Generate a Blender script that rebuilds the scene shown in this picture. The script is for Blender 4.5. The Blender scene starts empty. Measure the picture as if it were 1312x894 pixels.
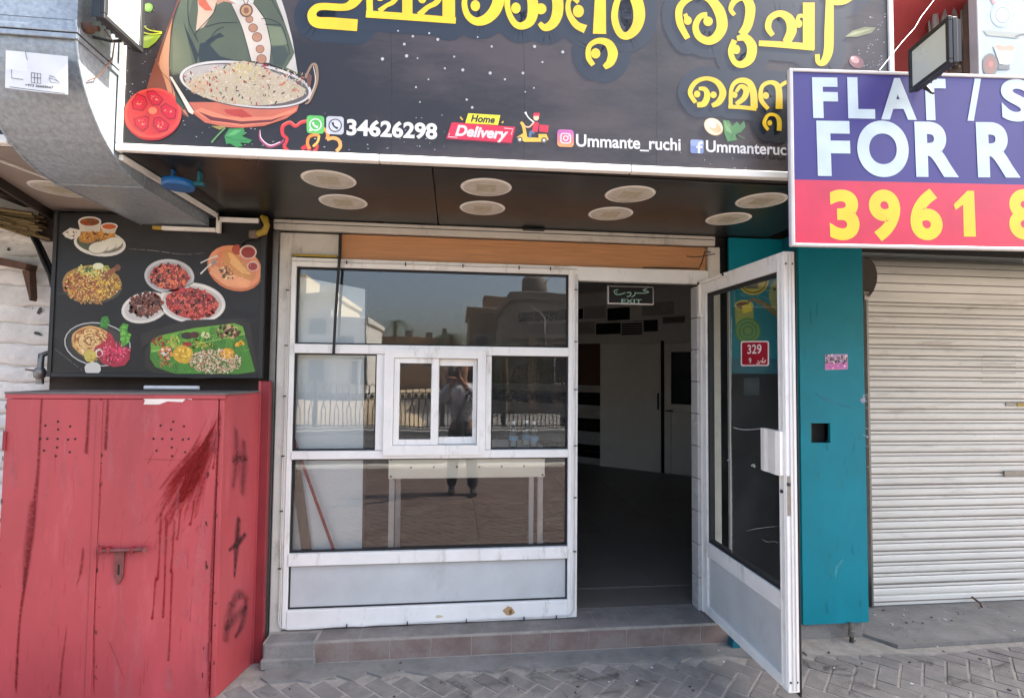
import bpy, bmesh, math, random
from mathutils import Vector, Matrix
random.seed(7)
scene = bpy.context.scene
COL = scene.collection
R = math.radians

# ------------------------------------------------------------------ camera
CAM_Z = 1.66
FPX, PW, PH = 675.0, 1312.0, 894.0
YAW, PITCH, ROLL = R(6.33), R(2.43), R(0.563)
fw = Vector((math.sin(YAW)*math.cos(PITCH), math.cos(YAW)*math.cos(PITCH), math.sin(PITCH)))
_r = Vector((math.cos(YAW), -math.sin(YAW), 0)); _u = _r.cross(fw)
rt = math.cos(ROLL)*_r + math.sin(ROLL)*_u
up = -math.sin(ROLL)*_r + math.cos(ROLL)*_u
EYE = Vector((0, 0, CAM_Z))
cd = bpy.data.cameras.new('camera'); cam = bpy.data.objects.new('camera', cd); COL.objects.link(cam)
M = Matrix((rt, up, -fw)).transposed().to_4x4(); M.translation = EYE
cam.matrix_world = M
cd.sensor_width = 36; cd.lens = 36*FPX/PW; cd.clip_start = 0.02; cd.clip_end = 2000
scene.camera = cam

# ------------------------------------------------------------------ sky, sun, exposure
SUN_EL, SUN_A = R(50), R(4.5)
sdir = Vector((math.cos(SUN_EL)*math.cos(SUN_A), -math.cos(SUN_EL)*math.sin(SUN_A), math.sin(SUN_EL)))
w = bpy.data.worlds.new('World'); scene.world = w; w.use_nodes = True
nt = w.node_tree; bg = nt.nodes['Background']
sky = nt.nodes.new('ShaderNodeTexSky'); sky.sky_type = 'NISHITA'; sky.sun_disc = False
sky.sun_elevation = SUN_EL; sky.sun_rotation = math.atan2(sdir.x, sdir.y)
sky.air_density = 1.0; sky.dust_density = 4.5; sky.ozone_density = 1.0
nt.links.new(sky.outputs[0], bg.inputs[0]); bg.inputs[1].default_value = 0.15
sl = bpy.data.lights.new('sun', 'SUN'); so = bpy.data.objects.new('sun', sl); COL.objects.link(so)
sl.energy = 5.0; sl.angle = R(0.5); sl.color = (1, .93, .83)
so.rotation_euler = (-sdir).to_track_quat('-Z', 'Y').to_euler(); so.location = (6, -3, 9)
scene.view_settings.view_transform = 'Standard'; scene.view_settings.look = 'None'
scene.view_settings.exposure = 2.1; scene.view_settings.gamma = 1; scene.view_settings.use_curve_mapping = False
scene.cycles.max_bounces = 10; scene.cycles.diffuse_bounces = 5; scene.cycles.transparent_max_bounces = 16
scene.cycles.use_denoising = True

# ------------------------------------------------------------------ helpers
def lin(v):
    v /= 255.0
    return v/12.92 if v <= .04045 else ((v+.055)/1.055)**2.4
def c(r, g, b, a=1): return (lin(r), lin(g), lin(b), a)

MATS = {}
def mat(name, col, rough=.5, metal=0., var=.12, vs=6., dirt_or_glare=None, bump=0., bs=60., stretch=(1, 1, 1), spec=.5, coat=0.):
    """procedural paint / metal / stone: colour variation, dirt patches with their own shape, fine relief"""
    m = bpy.data.materials.new(name); m.use_nodes = True; n = m.node_tree.nodes; l = m.node_tree.links
    p = n['Principled BSDF']; p.inputs['Metallic'].default_value = metal; p.inputs['Specular IOR Level'].default_value = spec
    p.inputs['Coat Weight'].default_value = coat
    g = n.new('ShaderNodeNewGeometry'); mp = n.new('ShaderNodeMapping'); mp.inputs['Scale'].default_value = stretch
    l.new(g.outputs['Position'], mp.inputs[0])
    no = n.new('ShaderNodeTexNoise'); no.inputs['Scale'].default_value = vs; no.inputs['Detail'].default_value = 8; no.inputs['Roughness'].default_value = .62
    l.new(mp.outputs[0], no.inputs[0])
    rm = n.new('ShaderNodeMapRange'); rm.inputs[1].default_value = .25; rm.inputs[2].default_value = .75
    rm.inputs[3].default_value = 1-var*1.5; rm.inputs[4].default_value = 1+var
    l.new(no.outputs[0], rm.inputs[0])
    mx = n.new('ShaderNodeMix'); mx.data_type = 'RGBA'; mx.blend_type = 'MULTIPLY'; mx.inputs[0].default_value = 1
    mx.inputs[6].default_value = col; l.new(rm.outputs[0], mx.inputs[7])
    out = mx.outputs[2]
    if dirt_or_glare:
        dcol, amt, dsc, thr, dstr = dirt_or_glare
        mp2 = n.new('ShaderNodeMapping'); mp2.inputs['Scale'].default_value = dstr; l.new(g.outputs['Position'], mp2.inputs[0])
        n2 = n.new('ShaderNodeTexNoise'); n2.inputs['Scale'].default_value = dsc; n2.inputs['Detail'].default_value = 10; n2.inputs['Roughness'].default_value = .7
        l.new(mp2.outputs[0], n2.inputs[0])
        r2 = n.new('ShaderNodeMapRange'); r2.inputs[1].default_value = thr; r2.inputs[2].default_value = thr+.16; r2.inputs[3].default_value = 0; r2.inputs[4].default_value = amt
        l.new(n2.outputs[0], r2.inputs[0])
        m2 = n.new('ShaderNodeMix'); m2.data_type = 'RGBA'; l.new(r2.outputs[0], m2.inputs[0]); l.new(out, m2.inputs[6]); m2.inputs[7].default_value = dcol
        out = m2.outputs[2]
    l.new(out, p.inputs['Base Color'])
    r3 = n.new('ShaderNodeMapRange'); r3.inputs[3].default_value = max(rough-.1, .02); r3.inputs[4].default_value = min(rough+.12, 1); l.new(no.outputs[0], r3.inputs[0])
    l.new(r3.outputs[0], p.inputs['Roughness'])
    if bump:
        n3 = n.new('ShaderNodeTexNoise'); n3.inputs['Scale'].default_value = bs; n3.inputs['Detail'].default_value = 6; l.new(mp.outputs[0], n3.inputs[0])
        b = n.new('ShaderNodeBump'); b.inputs['Strength'].default_value = bump; b.inputs['Distance'].default_value = .01
        l.new(n3.outputs[0], b.inputs['Height']); l.new(b.outputs[0], p.inputs['Normal'])
    MATS[name] = m
    return m

def print_mat(name, rough=.45, var=.06, alpha=False, spec=.4, cut=False):
    """flat print: ink colours come from the mesh's colour attribute"""
    m = bpy.data.materials.new(name); m.use_nodes = True; n = m.node_tree.nodes; l = m.node_tree.links
    p = n['Principled BSDF']; p.inputs['Roughness'].default_value = rough; p.inputs['Specular IOR Level'].default_value = spec
    a = n.new('ShaderNodeVertexColor'); a.layer_name = 'Ink'
    g = n.new('ShaderNodeNewGeometry'); no = n.new('ShaderNodeTexNoise'); no.inputs['Scale'].default_value = 9; no.inputs['Detail'].default_value = 8
    l.new(g.outputs['Position'], no.inputs[0])
    rm = n.new('ShaderNodeMapRange'); rm.inputs[1].default_value = .3; rm.inputs[2].default_value = .7; rm.inputs[3].default_value = 1-var*1.4; rm.inputs[4].default_value = 1+var
    l.new(no.outputs[0], rm.inputs[0])
    mx = n.new('ShaderNodeMix'); mx.data_type = 'RGBA'; mx.blend_type = 'MULTIPLY'; mx.inputs[0].default_value = 1
    l.new(a.outputs[0], mx.inputs[6]); l.new(rm.outputs[0], mx.inputs[7]); l.new(mx.outputs[2], p.inputs['Base Color'])
    if alpha:
        n2 = n.new('ShaderNodeTexNoise'); n2.inputs['Scale'].default_value = 55; n2.inputs['Detail'].default_value = 8; n2.inputs['Roughness'].default_value = .75; l.new(g.outputs['Position'], n2.inputs[0])
        r2 = n.new('ShaderNodeMapRange'); r2.inputs[1].default_value = .28; r2.inputs[2].default_value = .52; l.new(n2.outputs[0], r2.inputs[0])
        mu = n.new('ShaderNodeMath'); mu.operation = 'MULTIPLY'; l.new(a.outputs[1], mu.inputs[0]); l.new(r2.outputs[0], mu.inputs[1]); l.new(mu.outputs[0], p.inputs['Alpha'])
    MATS[name] = m
    return m

def glass_mat(name, tint, boost):
    m = bpy.data.materials.new(name); m.use_nodes = True; n = m.node_tree.nodes; l = m.node_tree.links
    n.remove(n['Principled BSDF']); o = n['Material Output']
    t = n.new('ShaderNodeBsdfTransparent'); t.inputs[0].default_value = tint
    gl = n.new('ShaderNodeBsdfGlossy'); gl.inputs['Roughness'].default_value = 0.0
    f = n.new('ShaderNodeFresnel'); f.inputs[0].default_value = 1.5
    g = n.new('ShaderNodeNewGeometry'); no = n.new('ShaderNodeTexNoise'); no.inputs['Scale'].default_value = 2.2; no.inputs['Detail'].default_value = 2
    l.new(g.outputs['Position'], no.inputs[0])
    b = n.new('ShaderNodeBump'); b.inputs['Strength'].default_value = .07; b.inputs['Distance'].default_value = .01
    l.new(no.outputs[0], b.inputs['Height']); l.new(b.outputs[0], gl.inputs['Normal'])
    mu = n.new('ShaderNodeMath'); mu.operation = 'MULTIPLY'; mu.inputs[1].default_value = boost; mu.use_clamp = True; l.new(f.outputs[0], mu.inputs[0])
    mx = n.new('ShaderNodeMixShader'); l.new(mu.outputs[0], mx.inputs[0]); l.new(t.outputs[0], mx.inputs[1]); l.new(gl.outputs[0], mx.inputs[2])
    d = n.new('ShaderNodeBsdfDiffuse'); d.inputs[0].default_value = (.5, .52, .52, 1)      # thin film of street dust
    n2 = n.new('ShaderNodeTexNoise'); n2.inputs['Scale'].default_value = 5; n2.inputs['Detail'].default_value = 9; l.new(g.outputs['Position'], n2.inputs[0])
    r2 = n.new('ShaderNodeMapRange'); r2.inputs[1].default_value = .4; r2.inputs[2].default_value = .8; r2.inputs[3].default_value = .015; r2.inputs[4].default_value = .05
    l.new(n2.outputs[0], r2.inputs[0])
    m2 = n.new('ShaderNodeMixShader'); l.new(r2.outputs[0], m2.inputs[0]); l.new(mx.outputs[0], m2.inputs[1]); l.new(d.outputs[0], m2.inputs[2])
    l.new(m2.outputs[0], o.inputs[0])
    MATS[name] = m
    return m

class MB:
    def __init__(self): self.v = []; self.f = []; self.m = []; self.ink = []; self.smooth = []
    def add(self, vs, fs, mi=0, ink=None, smooth=False):
        o = len(self.v); self.v += [Vector(x) for x in vs]
        for q in fs: self.f.append([o+i for i in q]); self.m.append(mi); self.ink.append(ink); self.smooth.append(smooth)
        return self
    def box(self, x0, x1, y0, y1, z0, z1, bev=0., mi=0, mx=None):
        bm = bmesh.new(); bmesh.ops.create_cube(bm, size=1)
        for v in bm.verts: v.co = Vector((x0+(v.co.x+.5)*(x1-x0), y0+(v.co.y+.5)*(y1-y0), z0+(v.co.z+.5)*(z1-z0)))
        if bev: bmesh.ops.bevel(bm, geom=bm.edges[:], offset=bev, segments=1, affect='EDGES')
        bm.verts.index_update()
        vs = [(mx @ v.co) if mx else v.co.copy() for v in bm.verts]
        self.add(vs, [[v.index for v in f.verts] for f in bm.faces], mi); bm.free(); return self
    def tube(self, pts, rad, n=8, mi=0, caps=True):
        pts = [Vector(p) for p in pts]; rads = rad if isinstance(rad, (list, tuple)) else [rad]*len(pts)
        rings = []; ref = None
        for i, p in enumerate(pts):
            d = (pts[min(i+1, len(pts)-1)]-pts[max(i-1, 0)]).normalized()
            if ref is None: ref = d.orthogonal().normalized()
            ref = (ref - d*ref.dot(d)); ref = ref.normalized() if ref.length > 1e-6 else d.orthogonal().normalized()
            b = d.cross(ref)
            rings.append([p + rads[i]*(math.cos(2*math.pi*k/n)*ref + math.sin(2*math.pi*k/n)*b) for k in range(n)])
        vs = [v for r in rings for v in r]; fs = []
        for i in range(len(pts)-1):
            for k in range(n): fs.append([i*n+k, i*n+(k+1) % n, (i+1)*n+(k+1) % n, (i+1)*n+k])
        self.add(vs, fs, mi, smooth=True)
        if caps:
            self.add(rings[0], [list(range(n))[::-1]], mi); self.add(rings[-1], [list(range(n))], mi)
        return self
    def prism(self, poly, vec, mi=0):
        """closed 3-D polygon extruded along vec"""
        n = len(poly); vec = Vector(vec); a = [Vector(p) for p in poly]; b = [p+vec for p in a]
        self.add(a+b, [list(range(n))[::-1], list(range(n, 2*n))]+[[i, (i+1) % n, n+(i+1) % n, n+i] for i in range(n)], mi); return self
    def lathe(self, prof, center, n=24, mi=0, axis='z'):
        vs = []; cx, cy, cz = center
        for r_, h in prof:
            for k in range(n):
                a = 2*math.pi*k/n; p = (r_*math.cos(a), r_*math.sin(a), h)
                if axis == 'y': p = (p[0], p[2], p[1])
                if axis == 'x': p = (p[2], p[0], p[1])
                vs.append((cx+p[0], cy+p[1], cz+p[2]))
        fs = [[i*n+k, i*n+(k+1) % n, (i+1)*n+(k+1) % n, (i+1)*n+k] for i in range(len(prof)-1) for k in range(n)]
        self.add(vs, fs, mi, smooth=True)
        self.add(vs[:n], [list(range(n))[::-1]], mi); self.add(vs[-n:], [list(range(n))], mi); return self
    def mesh(self, name, mats, off=Vector()):
        me = bpy.data.meshes.new(name); me.from_pydata([v-off for v in self.v], [], self.f)
        for m_ in (mats if isinstance(mats, (list, tuple)) else [mats]): me.materials.append(MATS[m_])
        me.polygons.foreach_set('material_index', self.m); me.polygons.foreach_set('use_smooth', self.smooth)
        if any(i is not None for i in self.ink):
            at_ = me.color_attributes.new('Ink', 'FLOAT_COLOR', 'CORNER'); buf = []
            for f, i in zip(self.f, self.ink):
                if i is None: i = (.5, .5, .5, 1)
                if isinstance(i[0], (tuple, list)):
                    for q in i: buf += q
                else: buf += list(i)*len(f)
            at_.data.foreach_set('color', buf)
        me.update(); return me

def wloc(o):
    p = Vector()
    while o: p += o.location; o = o.parent
    return p
def root(name, loc, label, cat, group=None):
    o = bpy.data.objects.new(name, None); o.location = loc; o.empty_display_size = .1; COL.objects.link(o)
    o['label'] = label; o['category'] = cat
    if group: o['group'] = group
    return o
def part(name, mb, mats, parent=None, kind=None, label=None):
    """one mesh object, its geometry given in world metres"""
    off = wloc(parent) if parent else Vector()
    o = bpy.data.objects.new(name, mb.mesh(name, mats, off)); COL.objects.link(o); o.parent = parent
    if kind: o['kind'] = kind
    if label: o['label'] = label
    return o
def inst(o, name, parent, loc, rz=0.):
    """another copy of a small piece; shares the mesh"""
    k = o.copy(); k.name = name; COL.objects.link(k); k.parent = parent; k.location = loc
    if rz: k.rotation_euler.z = rz
    return k
def copy_tree(o, parent=None):
    k = o.copy(); COL.objects.link(k); k.parent = parent
    for ch in list(o.children): copy_tree(ch, k)
    return k
def B(name, mats, parent, *dims, bev=.002, kind=None):
    return part(name, MB().box(*dims, bev=bev), mats, parent, kind)

# survey of the place: a sight line through a point of the photograph meets a surface of known position
def ray(px, py): return rt*((px-PW/2)/FPX) - up*((py-PH/2)/FPX) + fw
def at(px, py, Y): d = ray(px, py); return EYE + d*(Y/d.y)
class Plane:
    def __init__(s, p, n):
        s.p = Vector(p); s.n = Vector(n).normalized(); s.v = Vector((0, 0, 1)); s.u = s.v.cross(s.n).normalized()
        if abs(s.n.z) > .5: s.u = Vector((1, 0, 0)); s.v = s.n.cross(s.u)
    def __call__(s, px, py): d = ray(px, py); return EYE + d*((s.p-EYE).dot(s.n)/d.dot(s.n))

def spline(pts, ws, k=6):
    out = []; P = [Vector((p[0], p[1], 0)) for p in pts]; n = len(P)
    for i in range(n-1):
        p0, p1, p2, p3 = P[max(i-1, 0)], P[i], P[i+1], P[min(i+2, n-1)]
        for j in range(k):
            t = j/k; t2 = t*t; t3 = t2*t
            out.append((.5*((2*p1)+(-p0+p2)*t+(2*p0-5*p1+4*p2-p3)*t2+(-p0+3*p1-3*p2+p3)*t3), ws[i]+(ws[i+1]-ws[i])*t))
    out.append((P[-1], ws[-1])); return out

class Print:
    """flat ink shapes traced on a surface; every layer lies a hair above the one below"""
    def __init__(s, plane, base=.0015, step=.00012): s.pl = plane; s.b = base; s.st = step; s.k = 0; s.mb = MB()
    def off(s, layer=None):
        if layer is None: layer = s.k; s.k += 1
        return s.pl.n*(s.b+s.st*layer)
    def poly(s, pts, ink, layer=None):
        o = s.off(layer); s.mb.add([s.pl(*p)+o for p in pts], [list(range(len(pts)))], 0, ink); return s
    def ell(s, cx, cy, rx, ry, ink, rot=0, n=24, layer=None, jit=0):
        a0 = R(rot); pts = []
        for k in range(n):
            a = 2*math.pi*k/n; j = 1+random.uniform(-jit, jit); x = rx*j*math.cos(a); y = ry*j*math.sin(a)
            pts.append((cx+x*math.cos(a0)-y*math.sin(a0), cy+x*math.sin(a0)+y*math.cos(a0)))
        return s.poly(pts, ink, layer)
    def stroke(s, pts, ws, ink, layer=None, cap=False, k=6):
        if not isinstance(ws, (list, tuple)): ws = [ws]*len(pts)
        sp = spline(pts, ws, k); o = s.off(layer); vs = []; fs = []
        for i, (p, w_) in enumerate(sp):
            d = sp[min(i+1, len(sp)-1)][0]-sp[max(i-1, 0)][0]; d = d.normalized() if d.length else Vector((1, 0, 0))
            nn = Vector((-d.y, d.x, 0))*w_/2
            for q in (p+nn, p-nn): vs.append(s.pl(q.x, q.y)+o)
        for i in range(len(sp)-1): fs.append([2*i, 2*i+1, 2*i+3, 2*i+2])
        s.mb.add(vs, fs, 0, ink)
        if cap:
            for p, w_ in (sp[0], sp[-1]): s.ell(p.x, p.y, w_/2, w_/2, ink, n=16)
        return s
    def soft(s, pts, ws, ink, k=5):
        """feathered stroke: opacity falls from the middle to both edges"""
        if not isinstance(ws, (list, tuple)): ws = [ws]*len(pts)
        sp = spline(pts, ws, k); o = s.off(); a = tuple(ink); z = tuple(ink[:3])+(0.,)
        L = []
        for i, (p, w_) in enumerate(sp):
            d = sp[min(i+1, len(sp)-1)][0]-sp[max(i-1, 0)][0]; d = d.normalized() if d.length else Vector((1, 0, 0)); nn = Vector((-d.y, d.x, 0))*w_/2
            L.append([s.pl(q.x, q.y)+o for q in (p+nn, p, p-nn)])
        for i in range(len(sp)-1):
            a0 = z if i == 0 else a; a1 = z if i == len(sp)-2 else a
            s.mb.add([L[i][0], L[i][1], L[i+1][1], L[i+1][0]], [[0, 1, 2, 3]], 0, (z, a0, a1, z))
            s.mb.add([L[i][1], L[i][2], L[i+1][2], L[i+1][1]], [[0, 1, 2, 3]], 0, (a0, z, z, a1))
        return s
    def bits(s, n, inside, sizes, inks, asp=.6, nv=6, layers=8):
        """many small blobs of ink inside a shape; inside() returns a random point"""
        k0 = s.k
        for i in range(n):
            x, y = inside(); r_ = random.uniform(*sizes)
            s.ell(x, y, r_, r_*random.uniform(asp*.7, asp*1.2), random.choice(inks), rot=random.uniform(0, 180), n=nv, layer=k0+i % layers, jit=.25)
        s.k = k0+layers; return s
    def text(s, body, p0, p1, cap, ink, bold=.02, shear=0., layer=None):
        vs, fs, capraw = text2d(body, bold, shear); o = s.off(layer)
        a = s.pl(*p0); b = s.pl(*p1); wdt = max(v[0] for v in vs); mn = min(v[0] for v in vs)
        d = (b-a); sx = d.length/(wdt-mn); d.normalize(); vv = s.pl.n.cross(d).normalized()
        top = s.pl(p0[0], p0[1]-cap); sy = (top-a).length/capraw
        s.mb.add([a+d*((x-mn)*sx)+vv*(y*sy)+o for x, y in vs], fs, 0, ink); return s
    def build(s, name, parent, m='print', kind=None, label=None): return part(name, s.mb, m, parent, kind, label)

def text2d(body, bold, shear):
    def go(t, res):
        cu = bpy.data.curves.new('lettering', 'FONT'); cu.body = t; cu.offset = bold; cu.shear = shear; cu.resolution_u = res
        ob = bpy.data.objects.new('lettering', cu); COL.objects.link(ob)
        dg = bpy.context.evaluated_depsgraph_get(); me = bpy.data.meshes.new_from_object(ob.evaluated_get(dg))
        vs = [(v.co.x, v.co.y) for v in me.vertices]; fs = [list(p.vertices) for p in me.polygons]; ar = sum(p.area for p in me.polygons)
        bpy.data.objects.remove(ob); bpy.data.curves.remove(cu); bpy.data.meshes.remove(me); return vs, fs, ar
    ref = go(body, 4); best = ref
    for res in (12, 9, 7, 6, 5):         # the finest outline that still fills cleanly
        q = go(body, res)
        if abs(q[2]/ref[2]-1) < .025: best = q; break
    hv = go('H', 4)[0]; return best[0], best[1], max(y for x, y in hv)

def in_ell(cx, cy, rx, ry, rot=0):
    def f():
        a = random.uniform(0, 2*math.pi); r_ = math.sqrt(random.random()); x = rx*r_*math.cos(a); y = ry*r_*math.sin(a); t = R(rot)
        return cx+x*math.cos(t)-y*math.sin(t), cy+x*math.sin(t)+y*math.cos(t)
    return f
def in_box(x0, y0, x1, y1): return lambda: (random.uniform(x0, x1), random.uniform(y0, y1))

# ------------------------------------------------------------------ materials
GREY_DIRT = c(92, 88, 82)
mat('white_alu', c(226, 226, 222), .38, var=.06, vs=6, dirt_or_glare=(c(140, 133, 120), .6, 11, .56, (1, 1, .3)))
mat('old_white', c(198, 194, 184), .6, var=.08, vs=7, dirt_or_glare=(c(118, 108, 94), .6, 9, .55, (1, 1, .5)), bump=.25, bs=35)
mat('trim_white', c(228, 226, 219), .45, var=.06, vs=9, dirt_or_glare=(c(140, 130, 112), .5, 12, .6, (.4, 1, 1)))
mat('kick_panel', c(186, 190, 190), .45, var=.09, vs=4, dirt_or_glare=(c(150, 150, 148), .5, 6, .57, (1, 1, .6)))
mat('gasket', c(26, 27, 28), .7)
mat('wood_band', c(188, 136, 92), .45, var=.2, vs=7, stretch=(.5, 1, 14), dirt_or_glare=(c(105, 60, 36), .5, 10, .64, (.6, 1, 9)))
mat('soffit_dark', c(30, 32, 33), .3, var=.1, vs=3, dirt_or_glare=(c(62, 58, 54), .4, 5, .56, (1, 1, 1)))
mat('sign_black', c(14, 14, 15), .42, var=.16, vs=2.5, dirt_or_glare=(c(46, 45, 45), .4, 3.5, .5, (.5, 1, 1.6)))
mat('sign_print', c(34, 31, 32), .36, var=.12, vs=2.0, dirt_or_glare=(c(76, 66, 66), .7, 1.3, .42, (.45, 1, 1.3)), spec=.5, bump=.05, bs=5)  # pale patches stand for sky glare on the vinyl, put into its colour
mat('lamp_disc', c(196, 191, 178), .45, var=.14, vs=22, dirt_or_glare=(c(172, 160, 132), .6, 16, .55, (1, 1, 1)))
mat('galvanised', c(150, 160, 168), .42, metal=.35, var=.24, vs=55, dirt_or_glare=(c(112, 112, 112), .5, 5, .55, (1, 1, 1)), bump=.06, bs=40)
mat('paper', c(208, 210, 212), .8, var=.05)
mat('cabinet_red', c(166, 66, 72), .46, var=.16, vs=3, stretch=(1, 1, .35), dirt_or_glare=(c(182, 92, 98), .55, 9, .54, (1, 1, .22)), bump=.22, bs=4.5)
mat('cabinet_red_dark', c(128, 34, 42), .5, var=.18, vs=5, dirt_or_glare=(c(88, 30, 34), .6, 7, .55, (1, 1, .3)))
mat('latch_metal', c(122, 72, 72), .4, metal=.35, var=.25, vs=30)
mat('cabinet_top', c(104, 100, 98), .8, var=.2, dirt_or_glare=(c(70, 62, 58), .6, 6, .5, (1, 1, 1)))
mat('teal', c(0, 122, 138), .48, var=.1, vs=4, dirt_or_glare=(c(24, 134, 152), .45, 4, .56, (1, 1, .5)), spec=.25)
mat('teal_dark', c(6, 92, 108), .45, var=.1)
mat('shutter', c(212, 211, 203), .5, var=.09, vs=4, stretch=(.3, 1, 1.2), dirt_or_glare=(c(140, 130, 116), .6, 7, .57, (.35, 1, 2.2)))
mat('shutter_line', c(120, 112, 104), .6, var=.15)
mat('black_void', c(18, 18, 19), .8)
mat('black_metal', c(30, 32, 34), .45, var=.1)
mat('black_cable', c(24, 24, 25), .55)
mat('grey_metal', c(128, 126, 122), .4, metal=.7, var=.15, vs=20)
mat('rusty', c(92, 66, 52), .75, var=.3, vs=25, bump=.3)
mat('steel', c(150, 148, 142), .3, metal=.9, var=.15, vs=30)
mat('concrete', c(124, 122, 118), .9, var=.2, vs=5, dirt_or_glare=(c(88, 86, 84), .6, 9, .53, (1, 1, 1)), bump=.5, bs=40)
mat('mortar', c(148, 143, 135), .95, var=.2, vs=18, bump=.6, bs=80)
mat('paver', c(118, 114, 110), .88, var=.24, vs=6, dirt_or_glare=(c(136, 132, 127), .7, 7, .5, (1, 1, 1)), bump=.5, bs=110)
mat('paver_red', c(88, 71, 64), .9, var=.22, vs=3, dirt_or_glare=(c(112, 104, 96), .6, 2, .52, (1, 1, 1)), bump=.4, bs=90)
mat('step_tile', c(116, 110, 106), .8, var=.2, vs=6, dirt_or_glare=(c(134, 129, 123), .75, 5, .46, (1, 1, 1)), bump=.15)
mat('step_tile_red', c(121, 105, 98), .85, var=.22, vs=6, dirt_or_glare=(c(124, 117, 111), .8, 6, .46, (1, 1, 1)), bump=.2)
mat('floor_dark', c(98, 94, 89), .42, var=.16, vs=4, dirt_or_glare=(c(96, 90, 84), .4, 8, .56, (1, 1, 1)))
mat('wall_inside', c(222, 222, 218), .7, var=.06)
mat('wall_inside_brown', c(96, 70, 58), .7, var=.1)
mat('tile_black', c(16, 16, 17), .25)
mat('tile_white', c(170, 170, 168), .25, var=.04)
mat('ceiling_inside', c(212, 210, 206), .8, var=.05)
mat('room_door', c(228, 228, 222), .5, var=.05)
mat('board_white', c(232, 238, 238), .35, var=.04, vs=2)
mat('cream_board', c(246, 241, 224), .45, var=.02, dirt_or_glare=(c(206, 194, 160), .4, 18, .62, (1, 1, 1)))
mat('weathered_wood', c(112, 98, 84), .8, var=.3, vs=9, stretch=(6, 6, .5))
mat('red_paint', c(150, 6, 36), .4, var=.1)
mat('white_rough', c(216, 215, 212), .85, var=.16, vs=9, dirt_or_glare=(c(132, 124, 116), .7, 9, .58, (1, 1, 1)), bump=.9, bs=22)
mat('soffit_beige', c(150, 138, 128), .6, var=.12, vs=4)
mat('brown_dark', c(52, 42, 36), .8, var=.3, vs=9)
mat('straw', c(120, 104, 70), .9, var=.3, vs=20, stretch=(3, 1, 12), bump=.5)
mat('blue_paint', c(24, 92, 150), .4, var=.12)
mat('yellow_tape', c(158, 132, 40), .5, var=.15, vs=30)
mat('rent_purple', c(54, 46, 122), .42, var=.08, vs=3)
mat('frame_grey', c(196, 194, 190), .4, var=.08)
mat('lamp_glass', c(196, 200, 188), .25, var=.06, vs=3, spec=.7)
mat('awning_red', c(188, 70, 72), .6, var=.16, vs=5)
mat('beam_brown', c(128, 108, 94), .8, var=.2, vs=8)
mat('tarp', c(156, 142, 130), .75, var=.2, vs=5, stretch=(1, 1, .4), bump=.4, bs=14)
mat('board_pale', c(176, 192, 200), .4, var=.04)
mat('asphalt', c(66, 65, 64), .92, var=.14, vs=3, bump=.3, bs=120)
mat('kerb', c(168, 164, 156), .9, var=.15)
mat('sand', c(176, 158, 132), .95, var=.2, vs=.6, bump=.3)
mat('wall_cream', c(214, 204, 178), .85, var=.08, vs=.8)
mat('wall_white', c(206, 206, 202), .85, var=.06, vs=.8)
mat('wall_brown', c(132, 112, 94), .9, var=.12, vs=.9)
mat('wall_grey', c(112, 106, 98), .9, var=.12, vs=.9)
mat('window_dark', c(44, 50, 56), .15)
mat('fence_paint', c(58, 58, 58), .6)
mat('trunk', c(96, 80, 64), .9, var=.3, vs=9)
mat('leaf', c(62, 78, 40), .7, var=.4, vs=3)
mat('shirt', c(190, 192, 198), .9, var=.25, vs=16, stretch=(4, 1, .3))
mat('trousers', c(36, 36, 40), .9, var=.2)
mat('skin', c(150, 104, 80), .6, var=.08)
mat('hair', c(22, 19, 17), .7)
mat('shoe', c(26, 25, 25), .5)
mat('leather', c(90, 60, 36), .6)
mat('bottle_label', c(120, 170, 200), .4)
mat('lamp_lens', c(180, 172, 150), .4, var=.2, vs=40)
print_mat('print'); print_mat('print_gloss', .3, .08, spec=.6); print_mat('stain', .5, .15, alpha=True)
glass_mat('glass', (.95, .97, .965, 1), 3.1)
glass_mat('glass_door', (.62, .68, .68, 1), 1.6)
glass_mat('glass_dark', (.5, .55, .55, 1), 2.2)
glass_mat('glass_clear', (.9, .95, .97, 1), 1.5)

# ================================================================== GROUND
YF = 3.30          # shopfront plane
ZS = 2.563         # soffit level
FLOOR = .145       # shop floor above the pavement

def sheet(name, x0, x1, y0, y1, z, m, th=.0):
    o = part(name, MB().box(x0, x1, y0, y1, z-max(th, .02), z), m); o['kind'] = 'structure'; return o
sheet('terrain', -900, 900, -900, 900, -.16, 'sand')
pavement = sheet('pavement', -30, 30, -2.72, 9.5, 0.0, 'mortar', .12)
road = sheet('road', -120, 120, -8.2, -2.95, -.12, 'asphalt')
far_pave = sheet('far_pavement', -60, 60, -14, -8.35, 0, 'concrete', .12)
for nm, y0, y1 in (('near_kerb', -2.95, -2.722), ('far_kerb', -8.35, -8.2)):
    o = part(nm, MB().box(-60, 60, y0, y1, -.14, .012, bev=.012), 'kerb'); o['kind'] = 'structure'

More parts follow.
